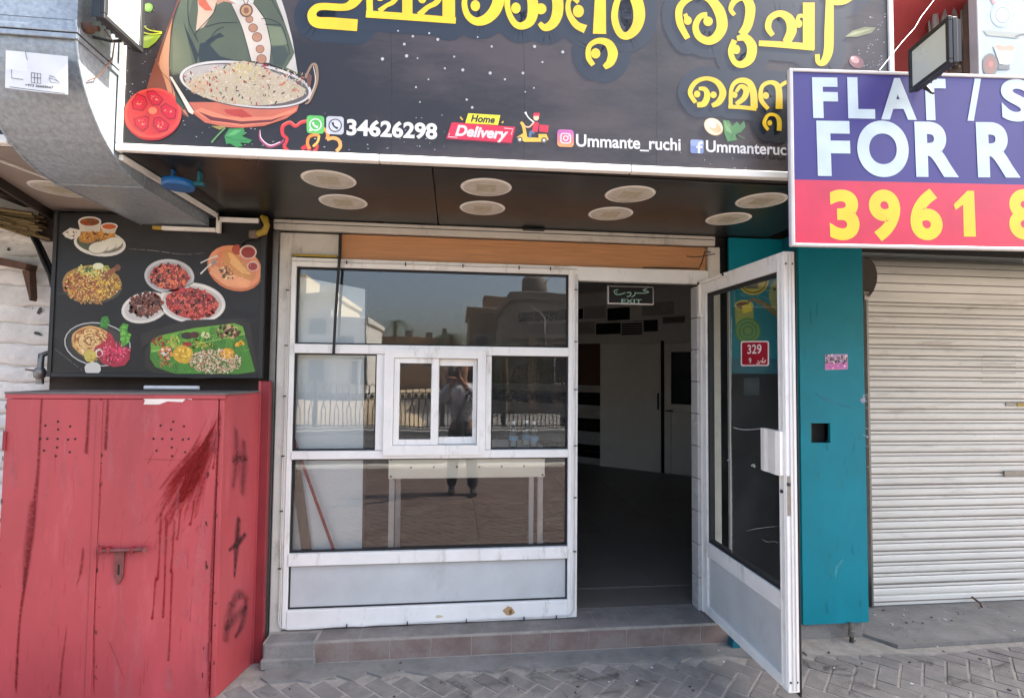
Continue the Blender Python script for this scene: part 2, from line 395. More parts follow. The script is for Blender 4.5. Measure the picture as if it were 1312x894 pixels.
# herringbone pavers, each a block; those in view one by one, the rest of the footway as one sheet of blocks
pv = MB().box(-.094, .094, -.044, .044, -.02, .0042, bev=.0025)
def paver_cells():
    for j in range(-60, 60):
        for i in range(-30, 30):
            for (cx, cy, rz) in ((4*i-j+1, j+.5, 0), (4*i-j+2.5, j+1, math.pi/2)):
                x, y = cx*.1, cy*.1; a = math.pi/4
                yield x*math.cos(a)-y*math.sin(a)+.4, x*math.sin(a)+y*math.cos(a)+1.5, rz+a
proto = None; rest = MB(); npv = 0
for x, y, rz in paver_cells():
    if not (-6 < x < 7.5 and -2.6 < y < 3.0): continue
    if x < -1.1 and y > 2.8: continue
    if x > 2.55 and y > 2.9: continue
    dz = random.uniform(-.0015, .0015); tilt = random.uniform(-.008, .008)
    if -1.55 < x < 3.9 and y > 2.1:
        if proto is None:
            me = pv.mesh('paver', 'paver'); proto = bpy.data.objects.new('paver', me); COL.objects.link(proto); o = proto
        else: o = proto.copy(); COL.objects.link(o)
        o.parent = pavement; o.location = (x, y, dz); o.rotation_euler = (tilt, random.uniform(-.008, .008), rz); npv += 1
    else:
        m_ = Matrix.Translation((x, y, dz)) @ Matrix.Rotation(rz, 4, 'Z')
        rest.box(-.094, .094, -.044, .044, -.002, .0042, mx=m_)
part('paver', rest, 'paver_red', pavement, kind='stuff')
# cement smear along the step and the cast slab in front of the shutter
def patch(name, pts, z0, z1, m, parent):
    return part(name, MB().prism([(x, y, z0) for x, y in pts], (0, 0, z1-z0)), m, parent)
rag = [(-1.0, 3.13), (-1.0, 3.02)]
x = -.95
while x < 2.05: rag.append((x, 2.985+random.uniform(-.03, .045))); x += random.uniform(.05, .13)
rag += [(2.1, 3.0), (2.1, 3.13)]
patch('cement_strip', rag, -.01, .0125, 'concrete', pavement)
patch('cement_strip', [(2.1, 3.3), (2.1, 2.97), (2.3, 2.94), (2.62, 2.93), (2.85, 2.9), (3.2, 2.93), (3.7, 2.95), (5.5, 2.95), (5.5, 3.0), (2.69, 2.97), (2.5, 3.3)], -.01, .0115, 'mortar', pavement)
patch('cast_slab', [(2.7, 2.985), (6.5, 3.03), (6.5, 3.56), (2.66, 3.56), (2.55, 3.2)], -.01, .03, 'concrete', pavement)
GP = Print(Plane((0, 0, .0052), (0, 0, 1)), .0004, .00001)
for i in range(46):
    x, y = random.uniform(330, 1312), random.uniform(848, 893); GP.soft([(x, y), (x+random.uniform(-26, 26), y+random.uniform(-7, 9)), (x+random.uniform(-50, 50), y+random.uniform(-9, 12))], [2, random.uniform(4, 18), 2], random.choice((c(70, 68, 66, .4), c(60, 58, 56, .3), c(170, 164, 154, .45), c(160, 154, 146, .4))))
GP.build('dust_and_stains', pavement, 'stain', kind='stuff')
lit = MB()
for i in range(70):
    x, y = random.uniform(-1, 3.6), random.uniform(2.5, 3.1); s = random.uniform(.003, .008)
    if i > 45: x, y = random.uniform(2.75, 3.8), random.uniform(3.2, 3.42)
    z = .034 if x > 2.72 and y > 2.99 else (.014 if y > 2.93 else .009)
    lit.box(-s, s, -s*.6, s*.6, 0, s*.5, mx=Matrix.Translation((x, y, z)) @ Matrix.Rotation(random.uniform(0, 3), 4, 'Z'), mi=random.choice((0, 1, 1)))
o = part('litter', lit, ['paper', 'brown_dark']); o['kind'] = 'stuff'; o['label'] = 'scraps of grit, dry leaves and paper lying on the pavement by the shops'; o['category'] = 'litter'

# ================================================================== SHOP BUILDING
shop = root('shop_building', (0, 3.6, 0), 'small shop unit with dark soffit, wood band and grey tiled room behind the white shopfront', 'building')
part('soffit_panel', MB().box(-1.40, -.108, 2.345, 3.30, ZS, ZS+.02, bev=.002), 'soffit_dark', shop)
part('soffit_panel', MB().box(-.102, 2.06, 2.345, 3.30, ZS, ZS+.02, bev=.002), 'soffit_dark', shop)
part('canopy_body', MB().box(-1.395, 2.055, 2.40, 3.36, ZS+.024, 3.7), 'soffit_dark', shop)
part('upper_wall', MB().box(-6.5, 6.5, 3.77, 4.0, 3.1, 6.2), 'wall_cream', shop)
# head trim, wood band, plaster corner, lintel
part('head_trim', MB().box(-1.085, 1.70, 3.262, 3.31, 2.497, 2.559, bev=.004), 'old_white', shop)
part('head_trim_groove', MB().box(-1.08, 1.69, 3.2605, 3.27, 2.532, 2.5365), 'gasket', shop)
P = Print(Plane((0, 0, ZS), (0, 0, -1)), .0015); P.poly([(163, 197), (200, 199), (288, 266), (281, 271)], c(14, 14, 15)); P.build('soffit_gap', shop)
part('wood_band', MB().box(-.69, 1.645, 3.288, 3.31, 2.335, 2.487), 'wood_band', shop)
part('corner_panel', MB().box(-1.05, -.695, 3.272, 3.33, 2.35, 2.482, bev=.004), 'old_white', shop)
part('lintel', MB().box(-1.10, 1.80, 3.315, 3.46, 2.29, 2.7), 'soffit_dark', shop)
part('left_jamb', MB().box(-1.045, -.975, 3.262, 3.34, .02, 2.48, bev=.006), 'old_white', shop)
part('left_jamb_edge', MB().box(-1.088, -1.052, 3.27, 3.4, .02, 2.49, bev=.003), 'grey_metal', shop)
part('right_jamb', MB().box(1.655, 1.735, 3.265, 3.34, .12, 2.49, bev=.006), 'old_white', shop)
# side walls of the unit and the room behind
part('left_wall', MB().box(-2.3, -1.095, 3.30, 3.44, 0, 3.3), 'brown_dark', shop)
part('room_left_wall', MB().box(-2.45, -2.31, 3.45, 12, FLOOR, 3.1), 'wall_inside', shop)
part('room_partition', MB().box(-1.2, -1.06, 3.45, 3.9, FLOOR, 3.0), 'wall_inside', shop)
part('right_pier', MB().box(1.62, 2.66, 3.345, 3.395, 0, 3.0), 'soffit_dark', shop)
part('room_right_wall', MB().box(4.3, 4.45, 3.76, 12, FLOOR, 3.1), 'wall_inside', shop)
part('room_front_wall', MB().box(2.6, 4.45, 3.64, 3.75, FLOOR, 3.1), 'wall_inside', shop)
part('room_return', MB().box(2.6, 2.655, 3.4, 3.635, FLOOR, 3.1), 'wall_inside', shop)
part('room_ceiling', MB().box(-2.45, 4.45, 3.47, 12, 2.98, 3.06), 'ceiling_inside', shop)
part('room_back_wall', MB().box(-2.45, 4.45, 12, 12.1, FLOOR, 3.1), 'wall_inside', shop)
fl = part('room_floor', MB().prism([(-2.45, 3.5, .05), (-1.0, 3.5, .05), (-1.0, 3.36, .05), (1.63, 3.36, .05), (1.63, 3.5, .05), (2.6, 3.5, .05), (2.6, 3.76, .05), (4.45, 3.76, .05), (4.45, 12, .05), (-2.45, 12, .05)], (0, 0, FLOOR-.05)), 'floor_dark', shop)
me = MB().box(-.298, .298, -.298, .298, -.012, 0, bev=.002).mesh('floor_tile', 'floor_dark')
for i in range(7):
    for j in range(9):
        o = bpy.data.objects.new('floor_tile', me); COL.objects.link(o); o.parent = fl; o.location = Vector((.55+i*.6, 3.97+j*.6, FLOOR+.006+random.uniform(-.0008, .0008)))-shop.location
# jamb tiles seen edge-on beside the doorway
jt = root('jamb_tiling', (1.577, 3.33, FLOOR), 'column of white wall tiles lining the right side of the dark doorway', 'wall tiles')
me = MB().box(0, .022, -.055, .035, 0, .204, bev=.0015).mesh('tile', 'tile_white')
for i in range(10):
    o = bpy.data.objects.new('tile', me); COL.objects.link(o); o.parent = jt; o.location = (0, 0, .003+i*.2085)
# oblique partition at the far end of the room
A = Vector((2.09, 8.68, FLOOR)); D = (Vector((3.56, 7.47, FLOOR))-A).normalized(); NB = Vector((D.y, -D.x, 0))
BW = Matrix((D, -NB, Vector((0, 0, 1)))).transposed().to_4x4(); BW.translation = A
def bw(name, x0, x1, z0, z1, y0, y1, m, par=shop, bev=.003): return part(name, MB().box(x0, x1, y0, y1, z0-FLOOR, z1-FLOOR, bev=bev, mx=BW), m, par)
bw('room_partition', -2.5, 2.4, FLOOR, 3.0, 0, .1, 'ceiling_inside')
for k in range(6):
    z0 = .15+k*.214
    bw('wall_stripe', -2.4, .395, z0, z0+.105, -.012, -.001, 'tile_black' if k % 2 == 1 else 'tile_white')
    bw('wall_stripe', -2.4, .395, z0+.107, z0+.212, -.012, -.001, 'tile_white' if k % 2 == 1 else 'tile_black')
bw('wall_stripe', -2.4, .395, 1.44, 2.13, -.014, -.001, 'wall_inside_brown')
for a, b, z0, z1, m_ in ((-1, .3, 2.3, 2.5, 'tile_white'), (.32, .75, 2.28, 2.46, 'tile_black'), (.1, .5, 2.55, 2.75, 'tile_white'), (.52, .9, 2.5, 2.7, 'tile_black'), (-1.2, .08, 2.55, 2.72, 'tile_black'), (1.1, 1.6, 2.55, 2.75, 'tile_white'), (.95, 1.35, 2.3, 2.48, 'tile_black')):
    bw('wall_tile', a, b, z0, z1, -.012, -.001, m_)
rd = root('room_door', tuple(A+D*.9), 'plain grey flush door at the far end of the dark shop room', 'door')
bw('leaf', .415, 1.405, .15, 2.11, -.05, -.016, 'room_door', rd); bw('handle', 1.36, 1.385, 1.1, 1.35, -.08, -.051, 'black_metal', rd)
bw('frame', 1.407, 1.45, .15, 2.15, -.04, -.016, 'black_void', rd)
ld = root('half_glazed_door', tuple(A+D*1.75), 'pale half glazed door beside the flush door in the back of the shop', 'door')
bw('stile', 1.47, 1.56, .15, 2.1, -.05, -.016, 'room_door', ld); bw('stile', 2.15, 2.24, .15, 2.1, -.05, -.016, 'room_door', ld)
bw('rail', 1.565, 2.145, 1.98, 2.1, -.05, -.016, 'room_door', ld); bw('rail', 1.565, 2.145, 1.08, 1.19, -.05, -.016, 'room_door', ld)
bw('panel', 1.565, 2.145, .15, 1.075, -.04, -.02, 'room_door', ld); bw('pane', 1.565, 2.145, 1.195, 1.975, -.036, -.03, 'window_dark', ld); bw('handle', 1.49, 1.6, 1.08, 1.1, -.09, -.055, 'black_metal', ld)
for a, b, z0, z1, lb in ((.755, 1.13, 2.24, 2.47, 'louvred air vent with dark slats above the flush door inside'), (1.42, 1.79, 2.4, 2.53, 'slim black air grille high on the wall above the half glazed door')):
    g = root('air_vent', tuple(A+D*a+Vector((0, 0, z0))), lb, 'vent')
    bw('frame', a, b, z0, z1, -.03, -.016, 'frame_grey', g)
    n = 5
    for k in range(n): bw('slat', a+.02, b-.02, z0+.02+k*(z1-z0-.04)/n, z0+.02+(k+.72)*(z1-z0-.04)/n, -.037, -.0315, 'black_metal', g, .001)

# entrance step: grey tread tiles, reddish riser tiles
step = root('entrance_step', (.4, 3.2, 0), 'low tiled entrance step with reddish riser tiles running under the shopfront', 'step')
part('bed', MB().box(-1.03, 2.0, 3.1295, 3.36, -.02, .1375), 'mortar', step)
part('cement_end', MB().box(-1.03, -.745, 3.118, 3.24, .0, .138, bev=.012).box(-1.035, -.742, 3.1, 3.128, 0, .06, bev=.008), 'concrete', step)
xs = [-.74]
while xs[-1] < 1.95: xs.append(xs[-1]+.232)
for i in range(len(xs)-1):
    dz = random.uniform(-.0015, .0015)
    part('tread_tile', MB().box(xs[i]+.0015, xs[i+1]-.0015, 3.130, 3.36, .122, .1395+dz, bev=.002), 'step_tile', step)
    part('riser_tile', MB().box(xs[i]+.0015-.06, xs[i+1]-.0015-.06, 3.1275+dz*.5, 3.142, .018, .1235, bev=.002), 'step_tile_red', step)
part('floor_tile_strip', MB().box(.80, 1.60, 3.365, 3.6, .13, FLOOR+.005, bev=.002), 'floor_dark', step)

# ================================================================== SHOPFRONT (aluminium window wall + door frame)
sf = root('shopfront', (0, YF, FLOOR), 'white aluminium shop window with sliding hatch, three bands of glass and grey kick panel', 'shop window')
GL, GR = -.945, .722
def fr(name, x0, x1, z0, z1, y0=3.262, y1=3.318, m='white_alu', bev=.003, par=sf): return part(name, MB().box(x0, x1, y0, y1, z0, z1, bev=bev), m, par)
fr('stile', -.973, GL, FLOOR, 2.333); fr('mullion', GR, .782, FLOOR, 2.333)
part('mullion_rib', MB().box(.744, .752, 3.257, 3.263, .16, 2.33, bev=.001), 'trim_white', sf)
fr('top_rail', GL, GR, 2.278, 2.331); fr('top_rail', .782, 1.652, 2.243, 2.331); fr('door_jamb', 1.600, 1.652, FLOOR, 2.241)
fr('transom', GL, GR, 1.757, 1.812, 3.256); fr('transom', GL, GR, 1.127, 1.176, 3.256)
fr('sill_rail', GL, GR, .507, .578, 3.254); fr('bottom_rail', GL, GR, FLOOR, .252, 3.258)
fr('mullion', -.462, -.413, 1.178, 1.755, 3.259); fr('mullion', .200, .236, 1.178, 1.755, 3.259)
part('kick_panel', MB().box(GL+.004, GR-.004, 3.286, 3.3, .254, .505), 'kick_panel', sf)
gs = MB()
for x0, x1, z0, z1 in ((GL, GR, 1.812, 2.278), (GL, -.462, 1.176, 1.757), (.236, GR, 1.176, 1.757), (GL, GR, .578, 1.127), (GL, GR, .252, .507)):
    t = .009
    for b in ((x0, x1, z1-t, z1), (x0, x1, z0, z0+t), (x0, x0+t, z0+t, z1-t), (x1-t, x1, z0+t, z1-t)): gs.box(b[0], b[1], 3.280, 3.2995, b[2], b[3])
part('gasket', gs, 'gasket', sf)
for x0, x1, z0, z1 in ((GL, GR, 1.812, 2.278), (GL, -.462, 1.176, 1.757), (.236, GR, 1.176, 1.757), (GL, GR, .578, 1.127)):
    part('pane', MB().add([(x0+.004, 3.30, z0+.004), (x1-.004, 3.30, z0+.004), (x1-.004, 3.30, z1-.004), (x0+.004, 3.30, z1-.004)], [[0, 1, 2, 3]]), 'glass', sf)
# sliding hatch
x0, x1, z0, z1 = -.412, .199, 1.150, 1.788
def trap(pts, y0=3.238, y1=3.275): return MB().prism([(x, y1, z) for x, z in pts], (0, y0-y1, 0))
hw = part('sliding_window', trap([(x0, z0), (x0, z1), (x0+.055, z1-.052), (x0+.055, z0+.058)]), 'white_alu', sf)
part('frame', trap([(x1, z0), (x1-.05, z0+.058), (x1-.05, z1-.052), (x1, z1)]), 'white_alu', hw)
part('frame', trap([(x0+.0007, z1), (x1-.0007, z1), (x1-.0507, z1-.052), (x0+.0557, z1-.052)], 3.2385), 'white_alu', hw)
part('frame', trap([(x0+.0007, z0), (x0+.0557, z0+.058), (x1-.0507, z0+.058), (x1-.0007, z0)], 3.2385), 'white_alu', hw)
def sash(a, b, za, zb, y0, y1, st, sb):
    q = part('sash', MB().box(a, a+st[0], y0, y1, za, zb, bev=.002).box(b-st[1], b, y0, y1, za, zb, bev=.002)
             .box(a+st[0], b-st[1], y0+.001, y1-.001, zb-sb[1], zb, bev=.002).box(a+st[0], b-st[1], y0+.001, y1-.001, za, za+sb[0], bev=.002), 'white_alu', hw)
    ym = (y0+y1)/2
    part('pane', MB().add([(a+st[0]-.004, ym, za+sb[0]-.004), (b-st[1]+.004, ym, za+sb[0]-.004), (b-st[1]+.004, ym, zb-sb[1]+.004), (a+st[0]-.004, ym, zb-sb[1]+.004)], [[0, 1, 2, 3]]), 'glass', q)
sash(x0+.056, -.088, z0+.059, z1-.053, 3.252, 3.276, (.034, .044), (.034, .032))
sash(-.12, x1-.051, z0+.059, z1-.053, 3.28, 3.304, (.034, .026), (.045, .045))
# clipped cable round the frame
cb = root('clipped_cable', (.4, 3.25, .2), 'thin grey cable clipped along the bottom and post of the white shopfront', 'cable')
def wob(a, b, n, s): return [Vector(a).lerp(Vector(b), i/n)+Vector((random.uniform(-s, s), 0, random.uniform(-s, s))) for i in range(n+1)]
part('cable', MB().tube(wob((-.985, 3.254, 2.3), (-.99, 3.254, .2), 14, .004)+[Vector((-.975, 3.25, .165))]+wob((-.93, 3.25, .152), (.74, 3.25, .168), 16, .006)+[Vector((.762, 3.252, .2))]+wob((.763, 3.252, .3), (.765, 3.252, 2.28), 14, .0025), .0035, 6), 'frame_grey', cb)
part('cable', MB().tube(wob((-.98, 3.256, 2.305), (.765, 3.256, 2.309), 18, .002), .003, 6), 'frame_grey', cb)
ck = MB().box(-.009, .009, -.006, .006, -.003, .003, bev=.001).mesh('clip', 'black_metal'); cv = MB().box(-.003, .003, -.006, .006, -.011, .011, bev=.001).mesh('clip', 'black_metal')
def clip(me, p):
    o = bpy.data.objects.new('clip', me); COL.objects.link(o); o.parent = cb; o.location = Vector(p)-cb.location
for z in (.55, .88, 1.2, 1.55, 1.85, 2.18): clip(ck, (.765, 3.25, z)); clip(ck, (-.988, 3.25, z-.05))
for x in (-.6, -.25, .1, .45, .65): clip(cv, (x, 3.246, .158)); clip(cv, (x-.05, 3.25, 2.308))
P = Print(Plane((0, 3.258, 0), (0, -1, 0)), .001); P.ell(652, 783, 7.5, 6, c(176, 146, 104), 10, 10, jit=.2); P.ell(654, 784, 2, 4, c(120, 92, 60), 10, 8, jit=.3); P.ell(563, 789, 6, 2, c(196, 186, 160), 0, 10, jit=.3); P.build('peeling_sticker', sf)
# strap and yellow duct at the top left of the glass
o = part('hanging_strap', MB().tube([(-.692, 3.25, 2.48), (-.692, 3.248, 2.34), (-.698, 3.246, 2.2), (-.706, 3.244, 2.0), (-.712, 3.242, 1.75)], .0085, 8), 'black_cable'); o['label'] = 'black strap hanging from the wood band down across the window glass'; o['category'] = 'strap'
o = part('cable_duct', MB().box(-.965, -.705, 3.248, 3.262, 2.337, 2.349, bev=.002), 'yellow_tape'); o['label'] = 'narrow yellow cable duct above the top left corner of the shop window'; o['category'] = 'cable duct'
o = part('rubber_stop', MB().box(.42, .56, 3.235, 3.262, 2.545, 2.56, bev=.005), 'black_metal'); o['label'] = 'short black bracket on the trim above the wood band'; o['category'] = 'bracket'
o = part('loose_wire', MB().tube([(1.69, 3.25, 2.44), (1.64, 3.25, 2.43), (1.60, 3.25, 2.42), (1.55, 3.255, 2.415), (1.5, 3.26, 2.42)], .003, 6).tube([(1.66, 3.25, 2.45), (1.62, 3.25, 2.45), (1.6, 3.25, 2.38), (1.58, 3.25, 2.34), (1.45, 3.25, 2.338), (1.2, 3.25, 2.333)], .004, 6), 'black_cable'); o['label'] = 'loose dark wire at the right end of the wood band'; o['category'] = 'wire'

# things behind the glass
wb = root('white_board', (-.75, 3.5, FLOOR), 'tall white board standing behind the left glass of the shop window', 'board')
part('sheet', MB().prism([(-1.05, 3.372, FLOOR), (-.540, 3.372, FLOOR), (-.552, 3.338, 2.16), (-1.05, 3.338, 2.245)], (0, .02, .003)), 'board_white', wb)
part('edge', MB().prism([(-.5385, 3.370, FLOOR), (-.527, 3.370, FLOOR), (-.539, 3.336, 2.16), (-.5505, 3.336, 2.16)], (0, .026, 0)), 'black_metal', wb)
o = part('wooden_plank', MB().prism([(-.97, 3.322, 1.13), (-.92, 3.322, 1.13), (-.77, 3.337, FLOOR), (-.83, 3.337, FLOOR)], (0, .012, 0)), 'weathered_wood'); o['label'] = 'grey weathered plank leaning against the white board'; o['category'] = 'plank'
o = part('red_pole', MB().tube([(-.97, 3.3135, 1.3), (-.54, 3.3135, FLOOR+.01)], .009, 10), 'red_paint'); o['label'] = 'thin red pole leaning across the white board behind the glass'; o['category'] = 'pole'
tb = root('counter_table', (.1, 3.6, FLOOR), 'white table with cream front board standing behind the hatch window', 'table')
part('apron', MB().box(-.386, .584, 3.3165, 3.34, .996, 1.139, bev=.002), 'cream_board', tb)
part('table_top', MB().box(-.40, .60, 3.317, 3.85, 1.141, 1.164, bev=.003), 'board_white', tb)
for x in (-.387, .548):
    for y in (3.37, 3.76): part('leg', MB().box(x, x+.035, y, y+.035, FLOOR, 1.139, bev=.003), 'frame_grey', tb)
for x, z in [(-.37, 1.115), (-.37, 1.01), (.57, 1.115), (.57, 1.01)]+[(-.25+.14*k, 1.065) for k in range(6)]:
    part('screw', MB().lathe([(.001, -.002), (.006, -.001), (.007, 0)], (x, 3.316, z), 10, axis='y'), 'grey_metal', tb)
def bottle(x, y, label):
    b = root('water_bottle', (x, y, 1.166), label, 'bottle', 'water bottles on the counter table')
    part('body', MB().lathe([(.026, 0), (.029, .008), (.028, .03), (.0305, .035), (.028, .04), (.0305, .075), (.028, .08), (.0305, .085), (.03, .11), (.022, .132), (.011, .145), (.0105, .152)], (x, y, 1.166), 18), 'glass_clear', b)
    part('cap', MB().lathe([(.0125, .152), (.0125, .166), (.011, .168)], (x, y, 1.166), 14), 'board_white', b)
    part('wrapper', MB().lathe([(.0309, .044), (.0309, .072)], (x, y, 1.166), 18), 'bottle_label', b)
bottle(.397, 3.45, 'small clear water bottle standing alone at the left on the table behind the glass')
bottle(.492, 3.51, 'clear water bottle just behind its neighbour on the table')
bottle(.528, 3.42, 'clear water bottle at the front right of the table behind the glass')
ex = root('exit_sign', (1.18, 3.42, 2.12), 'green on black EXIT sign hanging inside the top of the doorway', 'exit sign')
part('frame', MB().box(1.023, 1.343, 3.425, 3.45, 2.118, 2.242, bev=.003), 'frame_grey', ex)
part('face', MB().box(1.031, 1.335, 3.42, 3.4255, 2.126, 2.234), 'black_void', ex)
part('hanger', MB().tube([(1.06, 3.435, 2.24), (1.06, 3.435, 2.3)], .003, 6).tube([(1.3, 3.435, 2.24), (1.3, 3.435, 2.3)], .003, 6), 'grey_metal', ex)
P = Print(Plane((0, 3.42, 0), (0, -1, 0)), .001); gi = c(140, 178, 158)
P.text('EXIT', (796, 388.2), (822, 388.7), 5.2, gi, .015)
P.stroke([(792, 371), (787, 372.5), (789, 377), (795, 377), (801, 375)], 1.2, gi); P.stroke([(803, 375), (808, 375), (807, 379), (803, 380)], 1.2, gi)
P.stroke([(814, 374), (813, 378), (809, 380.5)], 1.2, gi); P.stroke([(829, 370), (824, 372), (831, 374), (826, 375.5), (815, 375.5)], 1.2, gi); P.ell(790, 374.5, .8, .8, gi, n=8); P.ell(827, 368, .8, .8, gi, n=8)
P.build('lettering', ex)

# ================================================================== OPEN GLASS DOOR
dr = root('glass_door', (1.63, 3.27, .148), 'open white aluminium glass door with grey lower panel and red number plate', 'door')
DX0, DX1, DY0, DY1, DZ0, DZ1 = 1.602, 1.660, 2.40, 3.268, .150, 2.262
def db(name, y0, y1, z0, z1, x0=DX0, x1=DX1, m='white_alu', bev=.003, par=dr): return part(name, MB().box(x0, x1, y0, y1, z0, z1, bev=bev), m, par)
db('stile', DY0, 2.452, DZ0, DZ1); db('stile', 3.205, DY1, DZ0, DZ1)
db('rail', 2.452, 3.205, 2.172, DZ1); db('rail', 2.452, 3.205, .512, .60); db('rail', 2.452, 3.205, DZ0, .205)
db('panel', 2.452, 3.205, .205, .512, DX0+.014, DX1-.014, 'kick_panel', 0)
bead = MB()
for y0, y1, z0, z1 in ((2.452, 2.470, .6, 2.172), (3.187, 3.205, .6, 2.172), (2.470, 3.187, .6, .618), (2.470, 3.187, 2.154, 2.172)):
    bead.box(DX0+.012, DX1-.012, y0, y1, z0, z1)
part('gasket', bead, 'gasket', dr)
for y in (2.412, 2.444): part('stile_rib', MB().box(DX0-.004, DX0+.001, y, y+.006, .17, 2.24), 'trim_white', dr)
for x in (1.622, 1.64): part('edge_rib', MB().box(x, x+.004, 2.396, 2.401, .16, 2.25), 'frame_grey', dr)
part('weather_strip', MB().box(1.6605, 1.667, 2.397, 2.43, .13, 2.27), 'gasket', dr)
pane = part('pane', MB().add([(1.631, 2.466, .614), (1.631, 3.191, .614), (1.631, 3.191, 2.158), (1.631, 2.466, 2.158)], [[0, 3, 2, 1]]), 'glass_door', dr)
hd = part('handle', MB().prism([(1.602, 2.415, 1.17), (1.575, 2.405, 1.17), (1.565, 2.43, 1.17), (1.572, 2.50, 1.17), (1.568, 2.53, 1.17), (1.574, 2.565, 1.17), (1.602, 2.565, 1.17)], (0, 0, .212)), 'trim_white', dr)
part('lock_plate', MB().box(1.606, 1.62, 2.397, 2.401, .98, 1.17, bev=.001), 'steel', dr)
part('keyhole', MB().lathe([(.009, 0), (.009, -.006), (.004, -.007)], (1.612, 2.399, 1.13), 14, axis='y').lathe([(.004, -.0075), (.001, -.0076)], (1.612, 2.399, 1.13), 10, axis='y'), 'black_metal', dr)
part('keyhole', MB().lathe([(.009, 0), (.009, -.006), (.004, -.007)], (1.600, 2.43, 1.09), 14, axis='x'), 'black_metal', dr)
for x in (1.612, 1.645):
    for z in (2.2, .2): part('screw', MB().lathe([(.005, 0), (.005, -.003), (.002, -.0035)], (x, 2.399, z), 10, axis='y'), 'black_metal', dr)
part('closer_arm', MB().tube([(1.592, 3.262, 2.24), (1.592, 3.262, 2.04)], .011, 8).box(1.584, 1.6, 2.92, 3.262, 2.236, 2.256, bev=.003).lathe([(.015, -.01), (.015, .01)], (1.592, 3.262, 2.04), 12, axis='x'), 'trim_white', dr)
part('closer_pivot', MB().lathe([(.008, -.004), (.008, .004)], (1.582, 2.95, 2.246), 10, axis='x').lathe([(.009, -.004), (.009, .004)], (1.578, 3.262, 2.245), 10, axis='x'), 'black_metal', dr)
pp = Plane((1.629, 0, 0), (-1, 0, 0)); P = Print(pp, .0015); red = c(150, 26, 44); wh = c(226, 214, 208)
def rrect(x0, y0, x1, y1, r_, skew=0, n=4):
    out = []
    for cx, cy, a0 in ((x1-r_, y0+r_, -90), (x1-r_, y1-r_, 0), (x0+r_, y1-r_, 90), (x0+r_, y0+r_, 180)):
        for k in range(n+1):
            a = R(a0+90*k/n); x = cx+r_*math.cos(a); out.append((x, cy+r_*math.sin(a)+skew*(x-x0)))
    return out
P.poly(rrect(949.5, 437, 985.5, 469, 2.5, -.01), wh); P.poly(rrect(951, 438.5, 984, 467.5, 2, -.01), red)
P.text('329', (958, 453), (976, 452.5), 11, wh, .015); P.text('9', (960, 465.5), (963, 465.4), 7, wh, .01)
P.stroke([(981, 461), (980, 464), (977, 464), (975, 462)], 1.1, wh); P.stroke([(978, 458), (977.6, 463)], .9, wh); P.stroke([(974, 464), (972, 466), (970, 465)], 1.1, wh); P.ell(972, 462.5, .8, .8, wh, n=8)
P.build('number_plate', dr)
P = Print(pp, .0012); tape = c(196, 200, 198)
for pts, w_ in (([(939, 547), (950, 550), (965, 550), (980, 548)], .9), ([(937, 560), (938, 640), (938, 716)], .6), ([(937.5, 400), (937, 480), (937, 545)], .6), ([(956, 680), (970, 677), (985, 675), (998, 674)], [.3, .9, .7, .3]), ([(932, 590), (935, 588), (936, 592)], 1.6), ([(963, 597), (966, 595), (967, 599)], 1.8), ([(976, 690), (984, 694), (992, 693), (998, 696)], [.3, .8, .5, .3])):
    P.soft(pts, w_ if isinstance(w_, list) else w_*1.8, tape)
P.bits(26, in_box(940, 600, 998, 705), (.2, .6), [c(120, 124, 124)])
P.build('torn_film_scraps', dr, 'stain')
P = Print(pp, .0012); P.poly([(953, 484), (973, 484), (973, 506), (953, 506)], c(90, 106, 104, .4)); P.build('sticker', dr, 'stain')

# ================================================================== TEAL PILLAR, PRINTED PANEL
tp = root('teal_pillar', (2.38, 3.12, .11), 'teal painted pillar cladding between the open door and the roller shutter', 'pillar')
FRX = 2.610; c1 = at(1039, 542, 3.1); c2 = at(1064, 567, 3.1)
part('front_panel',
     MB().box(2.17, FRX, 3.1, 3.12, .115, c2.z).box(2.17, c1.x, 3.1, 3.12, c2.z, c1.z).box(c2.x, FRX, 3.1, 3.12, c2.z, c1.z).box(2.17, FRX, 3.1, 3.12, c1.z, 2.56), 'teal', tp)
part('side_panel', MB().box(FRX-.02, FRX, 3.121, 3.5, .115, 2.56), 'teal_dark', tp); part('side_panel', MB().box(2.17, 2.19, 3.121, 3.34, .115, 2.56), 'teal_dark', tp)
part('switch_recess', MB().box(c1.x-.01, c2.x+.01, 3.16, 3.17, c2.z-.01, c1.z+.01), 'black_void', tp)
part('switch_box', MB().box(c1.x, c1.x+.02, 3.121, 3.159, c2.z, c1.z), 'black_metal', tp)
part('concrete_base', MB().box(2.12, 2.6, 3.13, 3.34, -.01, .112, bev=.01), 'concrete', tp)
ch = Print(Plane((0, 3.1, 0), (0, -1, 0)), .0012)
for k in range(9):
    yy = random.choice((500, 508, 516, 548, 560, 575, 600)) + random.uniform(-6, 6); x1 = 1108+(yy-318)*.0165
    ch.stroke([(x1, yy), (x1-random.uniform(2, 8), yy+random.uniform(-3, 3))], [random.uniform(.8, 2), .3], c(130, 158, 166))
ch.poly([(1103, 510), (1107, 506), (1109, 512), (1106, 517), (1101, 513)], c(150, 160, 178))
ch.soft([(1069, 740), (1073, 724), (1080, 716)], [4, 9, 6], c(70, 160, 176, .6)); ch.soft([(1042, 500), (1060, 512), (1095, 524)], [2, 8, 3], c(60, 150, 168, .4))
for k in range(26): x, y = random.uniform(1030, 1106), random.uniform(330, 790); ch.soft([(x, y), (x+random.uniform(-3, 3), y+random.uniform(4, 26))], [1, random.uniform(1.5, 7)], random.choice((c(0, 84, 104, .35), c(60, 150, 165, .3), c(90, 110, 110, .25))))
ch.build('paint_chips', tp, 'stain')
